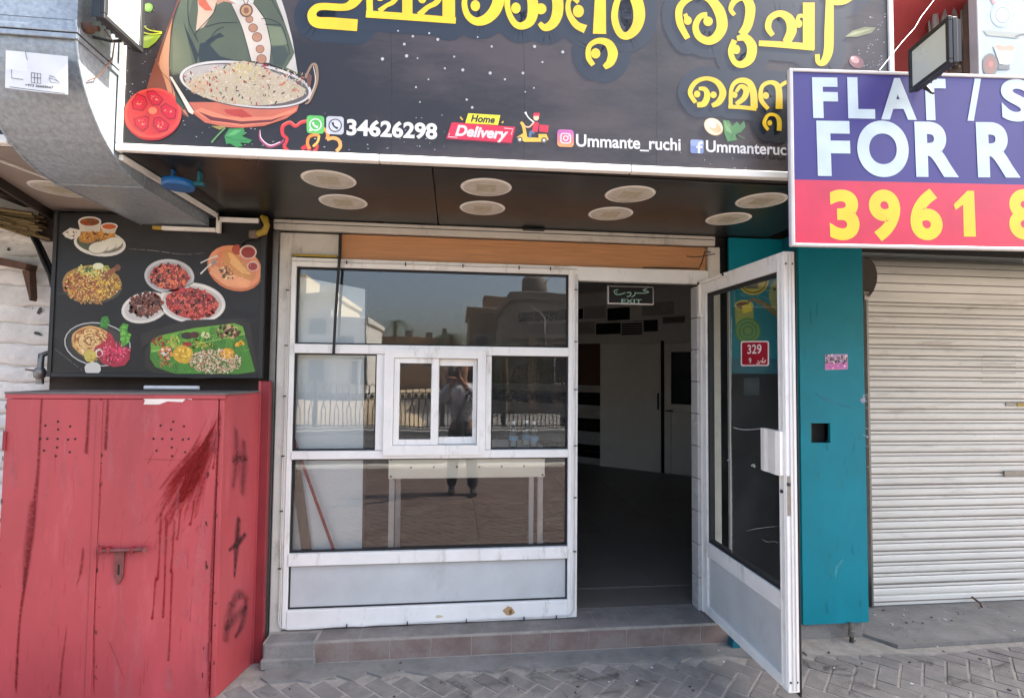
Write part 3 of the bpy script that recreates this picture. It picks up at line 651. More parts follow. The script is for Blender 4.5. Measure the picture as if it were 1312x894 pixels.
P = Print(Plane((0, 3.1, 0), (0, -1, 0)), .0012)
P.poly([(1057, 454), (1086, 453.5), (1086, 473), (1057, 474)], c(176, 150, 190))
P.poly([(1057.6, 465), (1085.5, 464), (1085.5, 472.5), (1057.6, 473)], c(200, 110, 170)); P.bits(60, in_box(1058, 455, 1085, 465), (.8, 2.2), [c(60, 50, 60), c(220, 210, 205), c(130, 90, 80), c(90, 60, 100)])
P.bits(24, in_box(1059, 466, 1085, 472), (.6, 1.8), [c(230, 120, 180), c(120, 120, 210), c(240, 200, 220)])
st = root('small_sticker', tuple(at(1071, 473, 3.098)), 'small purple and pink advertising sticker on the teal pillar', 'sticker'); P.build('face', st)
# printed panel on the wall behind the open door
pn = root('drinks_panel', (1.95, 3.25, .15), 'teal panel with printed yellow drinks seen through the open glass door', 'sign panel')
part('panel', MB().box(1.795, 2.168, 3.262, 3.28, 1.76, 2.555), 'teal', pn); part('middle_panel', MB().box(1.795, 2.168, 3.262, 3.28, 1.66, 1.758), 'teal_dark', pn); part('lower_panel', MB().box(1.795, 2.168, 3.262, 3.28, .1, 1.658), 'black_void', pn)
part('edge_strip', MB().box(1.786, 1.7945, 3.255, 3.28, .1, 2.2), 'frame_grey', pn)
P = Print(Plane((0, 3.262, 0), (0, -1, 0)), .0012); yl = c(206, 190, 40)
P.ell(965, 358, 20, 20, yl); P.ell(965, 358, 18, 18, c(60, 56, 30)); P.ell(965, 358, 16.5, 16.5, c(190, 176, 40)); P.poly([(955, 352), (972, 352), (971, 370), (956, 370)], c(96, 92, 74))
P.poly([(941, 393), (965, 393), (966, 425), (960, 436), (948, 436), (943, 425)], c(150, 160, 80)); P.ell(953, 391, 12, 6.5, c(196, 190, 90)); P.ell(953, 391.5, 10, 5, c(110, 80, 50)); P.poly([(950, 392), (962, 388), (964, 398), (952, 402)], c(220, 205, 50))
P.stroke([(957, 390), (962, 384), (972, 386), (985, 394), (996, 402), (1010, 408)], [2, 3, 5, 7, 9, 10], c(120, 104, 50)); P.ell(996, 378, 11, 20, c(150, 160, 96), jit=.05); P.ell(992, 371, 2, 2, c(40, 40, 30), n=10)
for r_ in (17, 12, 7): P.ell(958, 424, r_, r_, c(50, 128, 70)); P.ell(958, 424, r_-2.2, r_-2.2, c(112, 150, 84))
P.stroke([(940, 460), (960, 452), (985, 455)], 2, c(40, 120, 130)); P.build('printed_drinks', pn)
sp = root('waste_pipe', (2.5, 3.09, 0), 'short dripping pipe stub with fitting below the teal pillar', 'pipe')
part('pipe', MB().tube([(2.475, 3.085, .125), (2.475, 3.08, .06)], .014, 10), 'steel', sp); part('fitting', MB().lathe([(.019, 0), (.022, .01), (.016, .02), (.021, .03), (.017, .04)], (2.475, 3.08, .045), 12), 'grey_metal', sp); part('hose', MB().tube([(2.475, 3.08, .05), (2.472, 3.075, .02), (2.466, 3.068, .004)], .013, 10), 'black_metal', sp)
o = part('teal_wedge', MB().prism([(1.69, 3.07, .012), (1.74, 3.07, .012), (1.735, 3.07, .07), (1.70, 3.07, .07)], (0, .06, 0)), 'teal_dark'); o['label'] = 'small dark teal block wedged between the step and the open door'; o['category'] = 'block'

# ================================================================== ROLLER SHUTTER
rs = root('roller_shutter', (4.1, 3.5, .03), 'closed cream roller shutter with dusty horizontal slats on the right', 'shutter')
SX0, SX1, PT = 2.955, 5.6, .0776
slat = MB()
prof = [(0, .0), (-.004, .003), (-.009, .012), (-.0105, .026), (-.009, .040), (-.004, .0475), (.0005, .0495), (.0012, .0515), (-.0045, .054), (-.006, .062), (-.0045, .0705), (.0012, .0735), (.0012, PT)]
vs = [(SX0, y, z) for y, z in prof]+[(SX1, y, z) for y, z in prof]; n = len(prof)
for i in range(n-1): slat.add([vs[i], vs[n+i], vs[n+i+1], vs[i+1]], [[0, 1, 2, 3]], 1 if i in (5, 6, 10, 11) else 0)
me = slat.mesh('slat', ['shutter', 'shutter_line'])
for k in range(28):
    o = bpy.data.objects.new('slat', me); COL.objects.link(o); o.parent = rs; o.location = Vector((0, 3.5+random.uniform(-.002, .002), .098+k*PT))-rs.location; o.rotation_euler = (random.uniform(-.02, .02), 0, random.uniform(-.0012, .0012))
part('bottom_bar', MB().box(SX0, SX1, 3.478, 3.51, .034, .096, bev=.004), 'shutter', rs)
part('bar_lip', MB().box(SX0, SX1, 3.472, 3.477, .06, .066), 'shutter_line', rs)
CY, CZ, RR = 3.575, 2.365, .165
for k in range(7):      # slats wound on the drum, each a facet of the roll
    a = R(262-k*22); b = R(262-(k+1)*22+2.5)
    m_ = MB()
    q = []
    for aa in (a, a*.7+b*.3, a*.3+b*.7, b):
        q.append((CY+RR*math.cos(aa)*1, CZ+RR*math.sin(aa)))
    m_.add([(SX0+.03, y, z) for y, z in q]+[(SX1, y, z) for y, z in q], [[i, 4+i, 5+i, i+1] for i in range(3)], smooth=False)
    part('wound_slat', m_, 'shutter', rs)
part('drum', MB().lathe([(RR-.006, SX0+.045-SX0), (RR-.006, SX1-SX0)], (SX0, CY, CZ), 32, axis='x'), 'shutter_line', rs)
part('guide', MB().box(2.94, 2.954, 3.46, 3.54, .03, 2.2), 'grey_metal', rs)
q = at(1297, 518, 3.49); q2 = at(1312, 606, 3.49)
part('lock_plate', MB().box(q.x-.06, q.x+.12, 3.482, 3.489, q.z-.012, q.z+.012, bev=.001), 'grey_metal', rs)
part('lock_plate', MB().box(q2.x-.17, q2.x+.1, 3.482, 3.489, q2.z-.02, q2.z+.02, bev=.001), 'grey_metal', rs)
part('lock_plate', MB().box(q.x+.03, q.x+.1, 3.4785, 3.4815, q.z-.013, q.z+.013, bev=.001), 'yellow_tape', rs)
P = Print(Plane((0, 3.4885, 0), (0, -1, 0)), .001); gm = c(150, 144, 134)
for y0, y1 in ((456, 466), (470, 478), (484, 490)): P.stroke([(1258, y0), (1301, y0), (1301, y1), (1258, y1), (1258, y0)], .7, gm, k=1)
P.build('sticker_residue', rs, 'stain')
part('padlock_chain', MB().tube([at(1245, 764, 3.46), at(1250, 768, 3.44), at(1256, 774, 3.42)+Vector((0, 0, .01)), at(1258, 781, 3.40)+Vector((0, 0, .02))], .007, 8), 'rusty', rs)

# neighbour's canopy above the shutter; unseen right end added to shade the pavement
nc = root('neighbour_canopy', (4, 3, 2.62), 'dark canopy box over the roller shutter behind the purple and pink sign', 'canopy')
part('slab', MB().box(2.67, 7.5, 3.3, 3.765, 2.65, 2.74).box(2.09, 7.5, 2.2, 3.3, 2.64, 2.74), 'brown_dark', nc)
part('head', MB().box(2.63, 7.5, 3.34, 3.36, 2.515, 2.638), 'black_void', nc)

# ================================================================== RED CABINET
cbn = root('red_cabinet', (-1.68, 3.0, 0), 'battered red metal cabinet with two doors, paint drips and black graffiti on its side', 'cabinet')
CX0, CX1, CY0, CY1, CT = -2.185, -1.165, 2.86, 3.175, 1.535; CXB = -1.105
part('carcass', MB().prism([(CX0+.012, CY0+.022, .004), (CX1-.002, CY0+.022, .004), (CXB, CY1, .004), (CX0+.012, CY1, .004)], (0, 0, CT-.016)), 'cabinet_red', cbn)
part('top_sheet', MB().prism([(CX0-.006, CY0-.004, CT-.010), (CX1+.006, CY0-.004, CT-.010), (CXB+.004, CY1+.005, CT-.010), (CX0-.006, CY1+.005, CT-.010)], (0, 0, .01)), 'cabinet_top', cbn)
part('top_lip', MB().box(CX0-.004, CX1+.004, CY0-.003, CY0+.006, CT-.032, CT-.0105, bev=.002), 'cabinet_red', cbn)
part('door', MB().box(CX0, -1.756, CY0, CY0+.02, .012, CT-.034, bev=.003), 'cabinet_red', cbn)
part('door', MB().box(-1.752, -1.196, CY0, CY0+.02, .012, CT-.034, bev=.003), 'cabinet_red', cbn)
part('corner_strip', MB().box(-1.190, CX1, CY0+.001, CY0+.02, .012, CT-.034, bev=.003), 'cabinet_red', cbn)
part('astragal', MB().box(-1.768, -1.742, CY0-.004, CY0-.0005, .02, CT-.04, bev=.0015), 'cabinet_red', cbn)
for z in (.2, 1.25):
    part('hinge', MB().tube([(CX1-.03, CY0-.004, z), (CX1-.03, CY0-.004, z+.09)], .008, 8), 'cabinet_red_dark', cbn); part('hinge', MB().tube([(CX0+.006, CY0-.004, z), (CX0+.006, CY0-.004, z+.09)], .008, 8), 'cabinet_red_dark', cbn)
pc = Plane((0, CY0, 0), (0, -1, 0))
hp = MB()
for gx, gy in ((75, 561), (221, 561)):
    for dx, dy in ((-16, -16), (0, -21), (16, -15), (-1, -11), (-24, 1), (-14, 1), (0, 1), (12, 2), (22, 1), (-2, 12), (-19, 16), (16, 18), (-2, 23)):
        p = pc(gx+dx+random.uniform(-1.5, 1.5), gy+dy); hp.lathe([(.0055, .0), (.0055, -.0012)], (p.x, p.y-.0002, p.z), 10, axis='y')
part('vent_holes', hp, 'black_void', cbn, kind='stuff')
lt = part('latch', MB().tube([pc(128, 704)+Vector((0, -.016, 0)), pc(188, 702)+Vector((0, -.016, 0))], .010, 10).tube([pc(186, 702)+Vector((0, -.016, 0)), pc(190, 702)+Vector((0, -.03, 0))], .012, 10), 'latch_metal', cbn)
a = pc(155, 706)
part('hasp', MB().prism([(a.x-.022, a.y-.012, a.z), (a.x+.022, a.y-.012, a.z), (a.x+.02, a.y-.012, a.z-.12), (a.x, a.y-.012, a.z-.16), (a.x-.02, a.y-.012, a.z-.12)], (0, .008, 0)), 'latch_metal', lt)
part('slot', MB().box(a.x-.005, a.x+.004, a.y-.0135, a.y-.0122, a.z-.11, a.z-.06), 'black_void', lt)
for px in (132, 142, 172): q = pc(px, 703); part('bolt_guide', MB().box(q.x-.008, q.x+.008, q.y-.03, q.y, q.z-.016, q.z+.016, bev=.004), 'cabinet_red_dark', lt)
P = Print(pc, .0012); P.poly([(180, 507), (215, 506), (247, 507), (246, 512), (238, 511), (234, 515), (215, 514), (204, 518), (184, 518), (186, 513)], c(214, 206, 198)); P.build('torn_tape', cbn)
# old paint runs and splash
P = Print(pc, .0008, .000006); dk = c(118, 14, 22); br_ = c(150, 14, 18)
def run(pts, ws, a=.8, col=None): P.soft(pts, [w_*1.5 for w_ in ws] if isinstance(ws, list) else ws*1.5, (col or dk)[:3]+(a,))
run([(54, 505), (52, 540), (49, 600), (45, 640), (42, 680), (33, 740), (25, 800), (20, 890)], [2, 3, 4, 6, 5, 5, 3, 4], .8)
run([(42, 640), (35, 700), (30, 760)], [7, 8, 2], .6); run([(115, 503), (112, 560), (110, 582)], [3, 4, 5], .8); run([(139, 503), (136, 560), (135, 577)], [3, 4, 4], .75)
run([(130, 590), (128, 650), (124, 700)], [1, 1.5, 1], .5); run([(107, 700), (104, 730), (98, 750)], [3, 4, 1], .6); run([(86, 800), (80, 850), (76, 894)], [1.5, 3, 4], .5); run([(128, 690), (122, 760), (120, 894)], [1.5, 2, 2.5], .55)
for i in range(70):      # spray fanning out from the top right corner
    t = random.random(); ex_, ey = 200+46*t+random.uniform(-8, 8), 668-14*t+random.uniform(-40, 14)
    sx, sy = 284-6*(1-t)+random.uniform(-6, 3), 526+random.uniform(-8, 30); f0 = random.uniform(0, .6)
    run([(sx+(ex_-sx)*f0, sy+(ey-sy)*f0), (sx+(ex_-sx)*.7, sy+(ey-sy)*.68), (ex_, ey)], [1.5, random.uniform(3, 9), 1.5], random.uniform(.16, .4), br_)
for i in range(26): x, y = random.uniform(180, 262), random.uniform(560, 690); run([(x, y), (x-random.uniform(4, 12), y+random.uniform(6, 18))], [.5, random.uniform(.8, 2.4)], .4, br_)
for x, y0, y1, w_ in ((205, 655, 742, 2.6), (198, 738, 792, 2.2), (212, 660, 790, 2.8), (222, 664, 732, 2.6), (219, 728, 845, 2.4), (230, 650, 690, 2.2), (247, 640, 672, 2), (276, 560, 600, 2.4)):
    run([(x+2, y0), (x, y0*.6+y1*.4), (x-1, y0*.3+y1*.7), (x-3, y1)], [w_*1.4, w_, w_*.8, w_*1.3], .85, br_); P.ell(x-3, y1-1, 1.8, 2.6, br_[:3]+(.9,), n=12)
for i in range(60): x, y = random.uniform(8, 270), random.uniform(560, 890); run([(x, y), (x-random.uniform(-1, 4), y+random.uniform(6, 40))], [.6, random.uniform(.6, 2.2)], random.uniform(.15, .4))
for i in range(34): x, y = random.uniform(10, 270), random.uniform(520, 890); run([(x, y), (x+random.uniform(-10, 10), y+random.uniform(20, 90))], [2, random.uniform(4, 22)], random.uniform(.1, .3), c(196, 116, 120))
for i in range(46):      # chips and rust along the door edges
    x = random.choice((7, 129, 132, 281, 268)); y = random.uniform(510, 890); P.ell(x-(y-505)*(.02 if x > 100 else .035)+random.uniform(-1.5, 1.5), y, random.uniform(.6, 1.8), random.uniform(1, 4), random.choice((c(70, 30, 26, .8), c(110, 60, 46, .8), c(60, 14, 18, .8))), n=7, jit=.3)
run([(140, 820), (150, 845), (160, 870)], 1.2, .5); run([(182, 588), (246, 589)], .8, .5)
run([(283, 520), (276, 640), (270, 780), (268, 894)], [3, 3, 4, 5], .8); P.build('paint_runs', cbn, 'stain')
ps = Plane((CX1-.002, CY0+.022, 0), (CY1-CY0-.022, -(CXB-CX1+.002), 0)); P = Print(ps, .0008, .00001); bk = c(38, 22, 24)
def gr(pts, w_, a=.42): P.soft(pts, [v*2.5 for v in w_], bk[:3]+(a,))
gr([(297, 592), (306, 586), (318, 590)], [4, 6, 4]); gr([(302, 545), (303, 590), (298, 628)], [3, 5, 2]); gr([(312, 560), (312, 600), (310, 636)], [3, 6, 3]); gr([(292, 706), (306, 694), (315, 682)], [2, 4, 3], .8); gr([(306, 660), (303, 700), (300, 742)], [3, 4, 1], .8)
gr([(296, 778), (306, 760), (318, 770)], [4, 7, 3]); gr([(288, 808), (300, 792), (316, 776)], [3, 6, 4]); gr([(297, 770), (292, 800), (289, 824)], [5, 7, 4]); gr([(316, 768), (310, 800), (300, 818)], [3, 4, 2], .6); P.build('graffiti', cbn, 'stain', kind='stuff')
rp = root('red_post', (-1.08, 3.2, 0), 'narrow red steel post standing between the red cabinet and the white jamb', 'post')
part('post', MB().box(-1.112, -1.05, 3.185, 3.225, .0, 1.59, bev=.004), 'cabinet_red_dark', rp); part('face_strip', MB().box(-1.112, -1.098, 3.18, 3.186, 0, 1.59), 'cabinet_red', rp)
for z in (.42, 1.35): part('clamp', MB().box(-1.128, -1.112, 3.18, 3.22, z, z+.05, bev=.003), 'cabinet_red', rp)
o = part('paper_roll', MB().tube([(-1.68, 3.1, 1.552), (-1.4, 3.1, 1.552)], .011, 10), 'paper'); o['label'] = 'white paper tube lying on top of the red cabinet'; o['category'] = 'paper tube'

# ================================================================== MENU BOARD (flat print of dishes)
mbd = root('menu_board', (-1.67, 3.22, 1.6), 'black board printed with plates of food hanging above the red cabinet', 'menu board')
part('panel', MB().box(-2.235, -1.115, 3.2, 3.215, 1.612, 2.53), 'sign_black', mbd)
part('frame', MB().box(-2.242, -2.222, 3.192, 3.22, 1.605, 2.54, bev=.002).box(-1.125, -1.1, 3.192, 3.22, 1.605, 2.54, bev=.002).box(-2.222, -1.125, 3.193, 3.22, 1.605, 1.628, bev=.002), 'black_metal', mbd)
bp = Plane((0, 3.2, 0), (0, -1, 0)); W0, G1 = c(216, 212, 204), c(70, 110, 30)
FINE = {'printed_rice_plate': (118, 365, 36, 21, [c(232, 206, 120), c(110, 60, 20), c(240, 224, 160), c(90, 50, 18), c(206, 160, 60)], 520), 'printed_curry_bowl': (217, 354, 24, 16, [c(226, 120, 84), c(60, 10, 10), c(240, 160, 120), c(40, 8, 8), c(70, 80, 24)], 260),
        'printed_fried_plate': (187, 391, 21, 13, [c(30, 12, 9), c(160, 92, 66), c(24, 10, 8), c(190, 120, 90)], 240), 'printed_red_curry_bowl': (246, 389, 33, 18.5, [c(232, 110, 90), c(80, 10, 14), c(244, 150, 124), c(50, 40, 14), c(110, 14, 16)], 420), 'printed_flatbread_plate': (118, 437, 26, 17, [c(240, 214, 160), c(130, 70, 30), c(200, 150, 90)], 160),
        'printed_banana_leaf_meal': (276, 463, 33, 15, [c(250, 234, 208), c(150, 104, 66), c(214, 176, 140), c(110, 70, 40)], 420), 'printed_crepe_plate': (296, 342, 26, 17, [c(240, 190, 130), c(190, 110, 60), c(226, 160, 100)], 120), 'printed_idli_plate': (122, 303, 20, 7, [c(230, 180, 96), c(120, 70, 26), c(206, 140, 56)], 130)}
def dish(name, fn):
    P = Print(bp, .0006, .00002); fn(P)
    cx, cy, rx, ry, inks, n = FINE[name]; P.bits(n, in_ell(cx, cy, rx, ry), (.35, 1.25), inks, .6, 5, 12); P.build(name, mbd, 'print_gloss')
def d1(P):
    P.ell(128, 312, 33.5, 16.5, W0, 6); P.ell(128, 311, 30, 13.5, c(120, 116, 100), 6); P.ell(125, 311, 27, 12, c(70, 80, 50), 6)
    for x, y in ((112, 304), (122, 299), (136, 300)): P.ell(x, y, 12, 8, c(176, 118, 40), jit=.06); P.ell(x, y-1, 9, 5, c(206, 150, 64), jit=.1); P.ell(x, y, 3.5, 2.5, c(110, 62, 20))
    for x, y in ((145, 312), (137, 315), (126, 318)): P.ell(x, y, 12.5, 7.5, c(150, 146, 128), -8); P.ell(x, y-.8, 12, 7, c(222, 220, 204), -8)
    P.poly([(100, 284), (130, 283), (128, 297), (103, 297)], c(206, 200, 184)); P.ell(115, 284, 15, 6.5, W0); P.ell(115, 284.5, 12.5, 5, c(130, 70, 34)); P.bits(30, in_ell(115, 284.5, 11, 4), (.8, 2), [c(170, 90, 40), c(90, 100, 40), c(190, 60, 40)])
    P.poly([(129, 291), (151, 290), (147, 299), (133, 299)], c(200, 190, 170)); P.ell(140, 290, 11, 4.5, W0); P.ell(140, 290.5, 9, 3.4, c(190, 92, 40)); P.poly([(80, 299), (90, 292), (104, 295), (103, 302), (92, 307), (84, 304)], c(214, 212, 200)); P.bits(18, in_ell(92, 299, 8, 4), (.7, 1.8), [c(150, 120, 100), c(120, 60, 50), c(230, 228, 220)])
def d2(P):
    P.ell(118, 365, 39, 24, c(60, 58, 36), 3); P.ell(118, 363, 37, 23, c(160, 120, 40), 3, jit=.04)
    P.bits(330, in_ell(119, 365, 35, 20), (1.2, 3.2), [c(226, 180, 40), c(200, 150, 30), c(160, 90, 24), c(236, 204, 70), c(120, 66, 20)], .5)
    P.bits(150, in_ell(104, 368, 22, 16), (1.2, 3.4), [c(150, 76, 30), c(184, 96, 40), c(120, 56, 22), c(206, 150, 60)])
    P.bits(90, in_ell(120, 347, 26, 7), (1.2, 3), [c(200, 206, 110), c(222, 214, 130), c(170, 180, 70)]); P.ell(126, 341, 7, 4, c(220, 226, 190)); P.bits(14, in_ell(113, 346, 5, 3), (1.5, 2.5), [c(40, 100, 30)])
    P.stroke([(132, 354), (143, 348), (150, 343)], [9, 7, 4], c(140, 80, 30)); P.ell(151, 343, 4, 4, c(110, 60, 26)); P.bits(50, in_ell(118, 384, 22, 5), (1.2, 3), [c(190, 140, 70), c(150, 100, 50)])
def d3(P):
    P.ell(125, 441, 43, 28, c(180, 182, 180), 8); P.ell(125, 441, 41.5, 26.6, c(24, 25, 25), 8); P.ell(126, 441, 36, 23, c(44, 44, 42), 8)
    P.ell(119, 438, 28, 20, c(206, 160, 92), 10, jit=.03)
    for r_ in (24, 19, 14, 9, 4): P.ell(118+random.uniform(-2, 2), 437, r_, r_*.68, c(150, 88, 40), 10, jit=.05); P.ell(118+random.uniform(-2, 2), 437, r_-1.6, (r_-1.6)*.68, c(226, 190, 124), 10, jit=.06)
    P.bits(60, in_ell(118, 437, 24, 16), (1, 3), [c(170, 104, 46), c(236, 206, 150), c(140, 76, 34)])
    P.poly([(137, 424), (143, 428), (147, 436), (152, 448), (168, 446), (166, 460), (160, 468), (146, 470), (132, 466), (126, 458), (120, 450), (122, 444), (133, 438), (138, 432)], c(168, 16, 54))
    P.bits(60, in_ell(146, 456, 16, 9), (1.5, 4), [c(206, 30, 80), c(150, 10, 44), c(222, 60, 100), c(120, 8, 34)])
    P.poly([(128, 414), (131, 406), (138, 405), (141, 413), (137, 421), (129, 419)], c(44, 120, 34)); P.poly([(153, 420), (158, 414), (165, 416), (163, 424), (168, 430), (164, 440), (156, 445), (155, 434)], c(70, 150, 40)); P.poly([(157, 418), (162, 418), (161, 424), (156, 427)], c(110, 180, 60))
    P.bits(120, in_ell(147, 452, 19, 14), (.6, 2), [c(224, 70, 110), c(110, 6, 30), c(196, 26, 70), c(240, 110, 140)], .5, 5, 8); P.bits(30, in_ell(160, 430, 7, 12), (.8, 2.2), [c(120, 190, 70), c(50, 120, 30)]); P.bits(14, in_ell(134, 412, 5, 6), (.8, 2), [c(70, 150, 50), c(30, 90, 26)])
    P.ell(127, 452, 5, 5.5, W0); P.ell(127.5, 453, 3.4, 4, c(150, 20, 50)); P.ell(116, 456, 8, 8, c(196, 176, 80)); P.ell(119, 472, 10.5, 8.5, c(206, 202, 194), jit=.04); P.bits(12, in_ell(118, 460, 7, 4), (.8, 2), [c(90, 110, 50), c(150, 120, 50)])
def curry(P, cx, cy, rx, ry, rim, ink, rot, n, fill, s0=1.4, s1=3.8):
    P.ell(cx+.6, cy+1.6, rx, ry, c(10, 10, 10), rot, 36); P.ell(cx, cy, rx, ry, rim, rot, 36); P.ell(cx, cy+.3, rx*.95, ry*.93, tuple(min(1, 1.12*v) for v in rim[:3])+(1,), rot, 36); P.ell(cx, cy+.6, rx*.9, ry*.87, tuple(.75*v for v in rim[:3])+(1,), rot, 36); P.ell(cx, cy+.8, rx*.78, ry*.74, fill, rot, 36)
    P.bits(n, in_ell(cx, cy+.5, rx*.76, ry*.72, rot), (s0, s1), ink, .7, 7, 10)
reds = [c(150, 26, 22), c(190, 44, 34), c(116, 16, 16), c(206, 70, 46), c(84, 14, 14), c(214, 96, 70)]
def d4(P): curry(P, 217, 354, 32, 22, c(186, 186, 186), reds+[c(226, 110, 60)], 4, 190, c(120, 30, 22))
def d5(P): P.ell(186, 394, 31, 19.5, W0, -14); P.ell(186, 394, 27, 16, c(190, 186, 180), -14); P.bits(190, in_ell(187, 390, 22, 15, -10), (1.6, 4.2), [c(76, 28, 20), c(50, 18, 14), c(110, 46, 32), c(134, 64, 46), c(40, 16, 12)], .7, 7, 10)
def d6(P): curry(P, 246, 388, 43, 26, W0, reds+[c(176, 30, 40), c(210, 80, 70), c(90, 30, 16)], 5, 260, c(160, 28, 28), 1.6, 4.2)
def d7(P):
    P.ell(301, 344, 36.5, 28, c(196, 108, 62), 22); P.ell(301, 342, 35, 26.5, c(226, 146, 98), 22); P.ell(300, 343, 30, 22, c(214, 130, 82), 22)
    P.poly([(275, 340), (268, 350), (290, 366), (318, 368), (322, 360), (300, 352)], c(232, 160, 112)); P.poly([(289, 320), (299, 324), (327, 354), (322, 359), (300, 352), (285, 336)], c(206, 140, 72)); P.poly([(292, 323), (299, 326), (322, 352), (310, 350), (296, 338)], c(232, 176, 104))
    P.bits(50, in_ell(291, 350, 10, 7, 40), (1, 2.6), [c(90, 56, 26), c(230, 210, 150), c(140, 90, 40)]); P.ell(304, 320, 7, 6.5, c(176, 70, 44)); P.ell(318, 323, 11, 9, c(220, 196, 186)); P.ell(318, 323.5, 9, 7.2, c(150, 32, 22)); P.ell(324, 341, 7.5, 6.5, c(220, 190, 176)); P.ell(324, 341.5, 6, 5, c(160, 40, 24))
    P.stroke([(257, 337), (270, 331), (279, 328)], [1.4, 1.6, 3], W0); P.stroke([(257, 351), (266, 342), (272, 337)], [2, 1.6, 3], W0); P.ell(274, 336, 4, 2.6, c(150, 146, 140), -40)
def d8(P):
    P.poly([(193, 438), (204, 430), (250, 420), (300, 414), (311, 418), (318, 444), (327, 476), (300, 480), (262, 484), (222, 478), (199, 470), (192, 459)], c(58, 128, 34))
    P.poly([(193, 438), (204, 430), (250, 420), (300, 414), (311, 418), (314, 428), (250, 440), (194, 452)], c(98, 160, 44))
    P.bits(170, in_ell(262, 450, 62, 26, -6), (2, 7), [c(62, 132, 38), c(50, 116, 30), c(78, 146, 44), c(44, 104, 28)], .5, 8, 8)
    P.stroke([(194, 450), (250, 441), (314, 428)], [1.6, 1.4, 1], c(150, 190, 90))
    for k in range(30): x = 196+k*4; y = 450-(x-194)*.18; P.stroke([(x, y), (x+8, y+16), (x+18, y+34) if x < 305 else (x+10, y+30)], .5, c(84, 150, 52)); P.stroke([(x, y), (x+3, y-8)], .5, c(126, 180, 70))
    P.poly([(193, 438), (192, 459), (199, 470), (222, 478), (262, 484), (300, 480), (327, 476), (332, 481), (300, 483.5), (250, 485), (200, 480), (186, 470), (186, 450)], c(14, 14, 15)); P.poly([(311, 416), (327, 476), (332, 476), (320, 410)], c(14, 14, 15)); P.poly([(193, 438), (204, 430), (250, 420), (300, 414), (312, 418), (316, 408), (240, 410), (180, 428), (182, 446)], c(14, 14, 15))
    P.bits(60, in_ell(292, 426, 15, 9), (1.4, 3.6), [c(84, 48, 24), c(120, 72, 36), c(60, 34, 18), c(190, 160, 110)]); P.bits(26, in_ell(205, 437, 10, 5), (1.2, 3), [c(110, 24, 22), c(150, 40, 30)])
    P.bits(26, in_ell(222, 437, 8, 6), (1.2, 3), [c(150, 170, 60), c(190, 200, 80)]); P.ell(240, 430, 7.5, 4.5, c(40, 22, 18)); P.ell(249, 429, 6, 4, c(70, 20, 18)); P.bits(16, in_ell(263, 430, 5, 4), (1.2, 2.6), [c(210, 210, 150)]); P.bits(30, in_ell(258, 441, 14, 4), (1.4, 3), [c(170, 190, 70), c(150, 150, 50)]); P.ell(240, 441, 6, 3, c(150, 30, 24))
    P.bits(46, in_ell(213, 452, 8, 8), (1.2, 3), [c(206, 96, 50), c(180, 60, 34), c(230, 150, 80), c(224, 220, 200)]); P.bits(24, in_ell(212, 465, 10, 6), (1, 3), [c(150, 40, 24), c(190, 140, 80)], .3)
    P.ell(235, 454, 13.5, 11.5, c(206, 160, 40), 10, jit=.05); P.bits(26, in_ell(235, 453, 10, 8), (1.6, 3.6), [c(236, 200, 80), c(220, 180, 50), c(190, 140, 30)])
    P.bits(420, in_ell(276, 463, 34, 16), (.8, 2.1), [c(226, 196, 160), c(206, 168, 130), c(184, 140, 100), c(240, 220, 190)], .55); P.ell(292, 453, 9, 7, c(222, 156, 30), jit=.08); P.bits(14, in_ell(292, 452, 6, 4), (1, 2.4), [c(240, 190, 60)]); P.bits(16, in_ell(306, 440, 7, 4), (1.2, 2.6), [c(224, 170, 40)])
for nm, fn in (('printed_idli_plate', d1), ('printed_rice_plate', d2), ('printed_flatbread_plate', d3), ('printed_curry_bowl', d4), ('printed_fried_plate', d5), ('printed_red_curry_bowl', d6), ('printed_crepe_plate', d7), ('printed_banana_leaf_meal', d8)): dish(nm, fn)
P = Print(bp, .0004, .00002); P.stroke([(70, 447), (85, 458), (105, 474)], 1, c(90, 90, 88)); P.stroke([(165, 319), (195, 321), (235, 326), (262, 324)], [.5, 1.3, 1, .5], c(104, 100, 96)); P.stroke([(236, 412), (236, 425)], 2.4, c(92, 90, 88)); P.stroke([(181, 432), (190, 436)], [5, 2], c(84, 82, 80)); P.stroke([(72, 376), (90, 376)], .6, c(84, 82, 80)); P.stroke([(70, 440), (190, 437)], .5, c(66, 64, 64)); P.build('scuffs', mbd, 'stain', kind='stuff')

# ================================================================== GALVANISED DUCT
du = root('exhaust_duct', (-1.6, 2.3, 2.6), 'square galvanised exhaust duct bending out of the canopy and upwards at top left', 'duct')
X0, X1, RO, RI = -1.79, -1.42, .47, .10
def duct_ring(y, z, dy, dz):     # outer point and inward normal
    return (y, z), (y+dy*.37, z+dz*.37)
def duct_sec(name, path):
    m_ = MB(); vs = []
    for (o_, i_) in path: vs += [(X0, o_[0], o_[1]), (X1, o_[0], o_[1]), (X1, i_[0], i_[1]), (X0, i_[0], i_[1])]
    fs = [[4*k+a, 4*k+(a+1) % 4, 4*k+4+(a+1) % 4, 4*k+4+a] for k in range(len(path)-1) for a in range(4)]
    m_.add(vs, fs); return part(name, m_, 'galvanised', du)
cy_, cz_ = 2.56, 2.955
elb = [duct_ring(cy_-RO*math.cos(R(a)), cz_-RO*math.sin(R(a)), math.cos(R(a)), math.sin(R(a))) for a in range(0, 91, 6)]
duct_sec('riser', [duct_ring(2.09, 3.95, 1, 0), duct_ring(2.09, 2.957, 1, 0)]); duct_sec('elbow', elb); duct_sec('horizontal_run', [duct_ring(2.562, cz_-RO, 0, 1), duct_ring(3.29, cz_-RO-.006, 0, 1)])
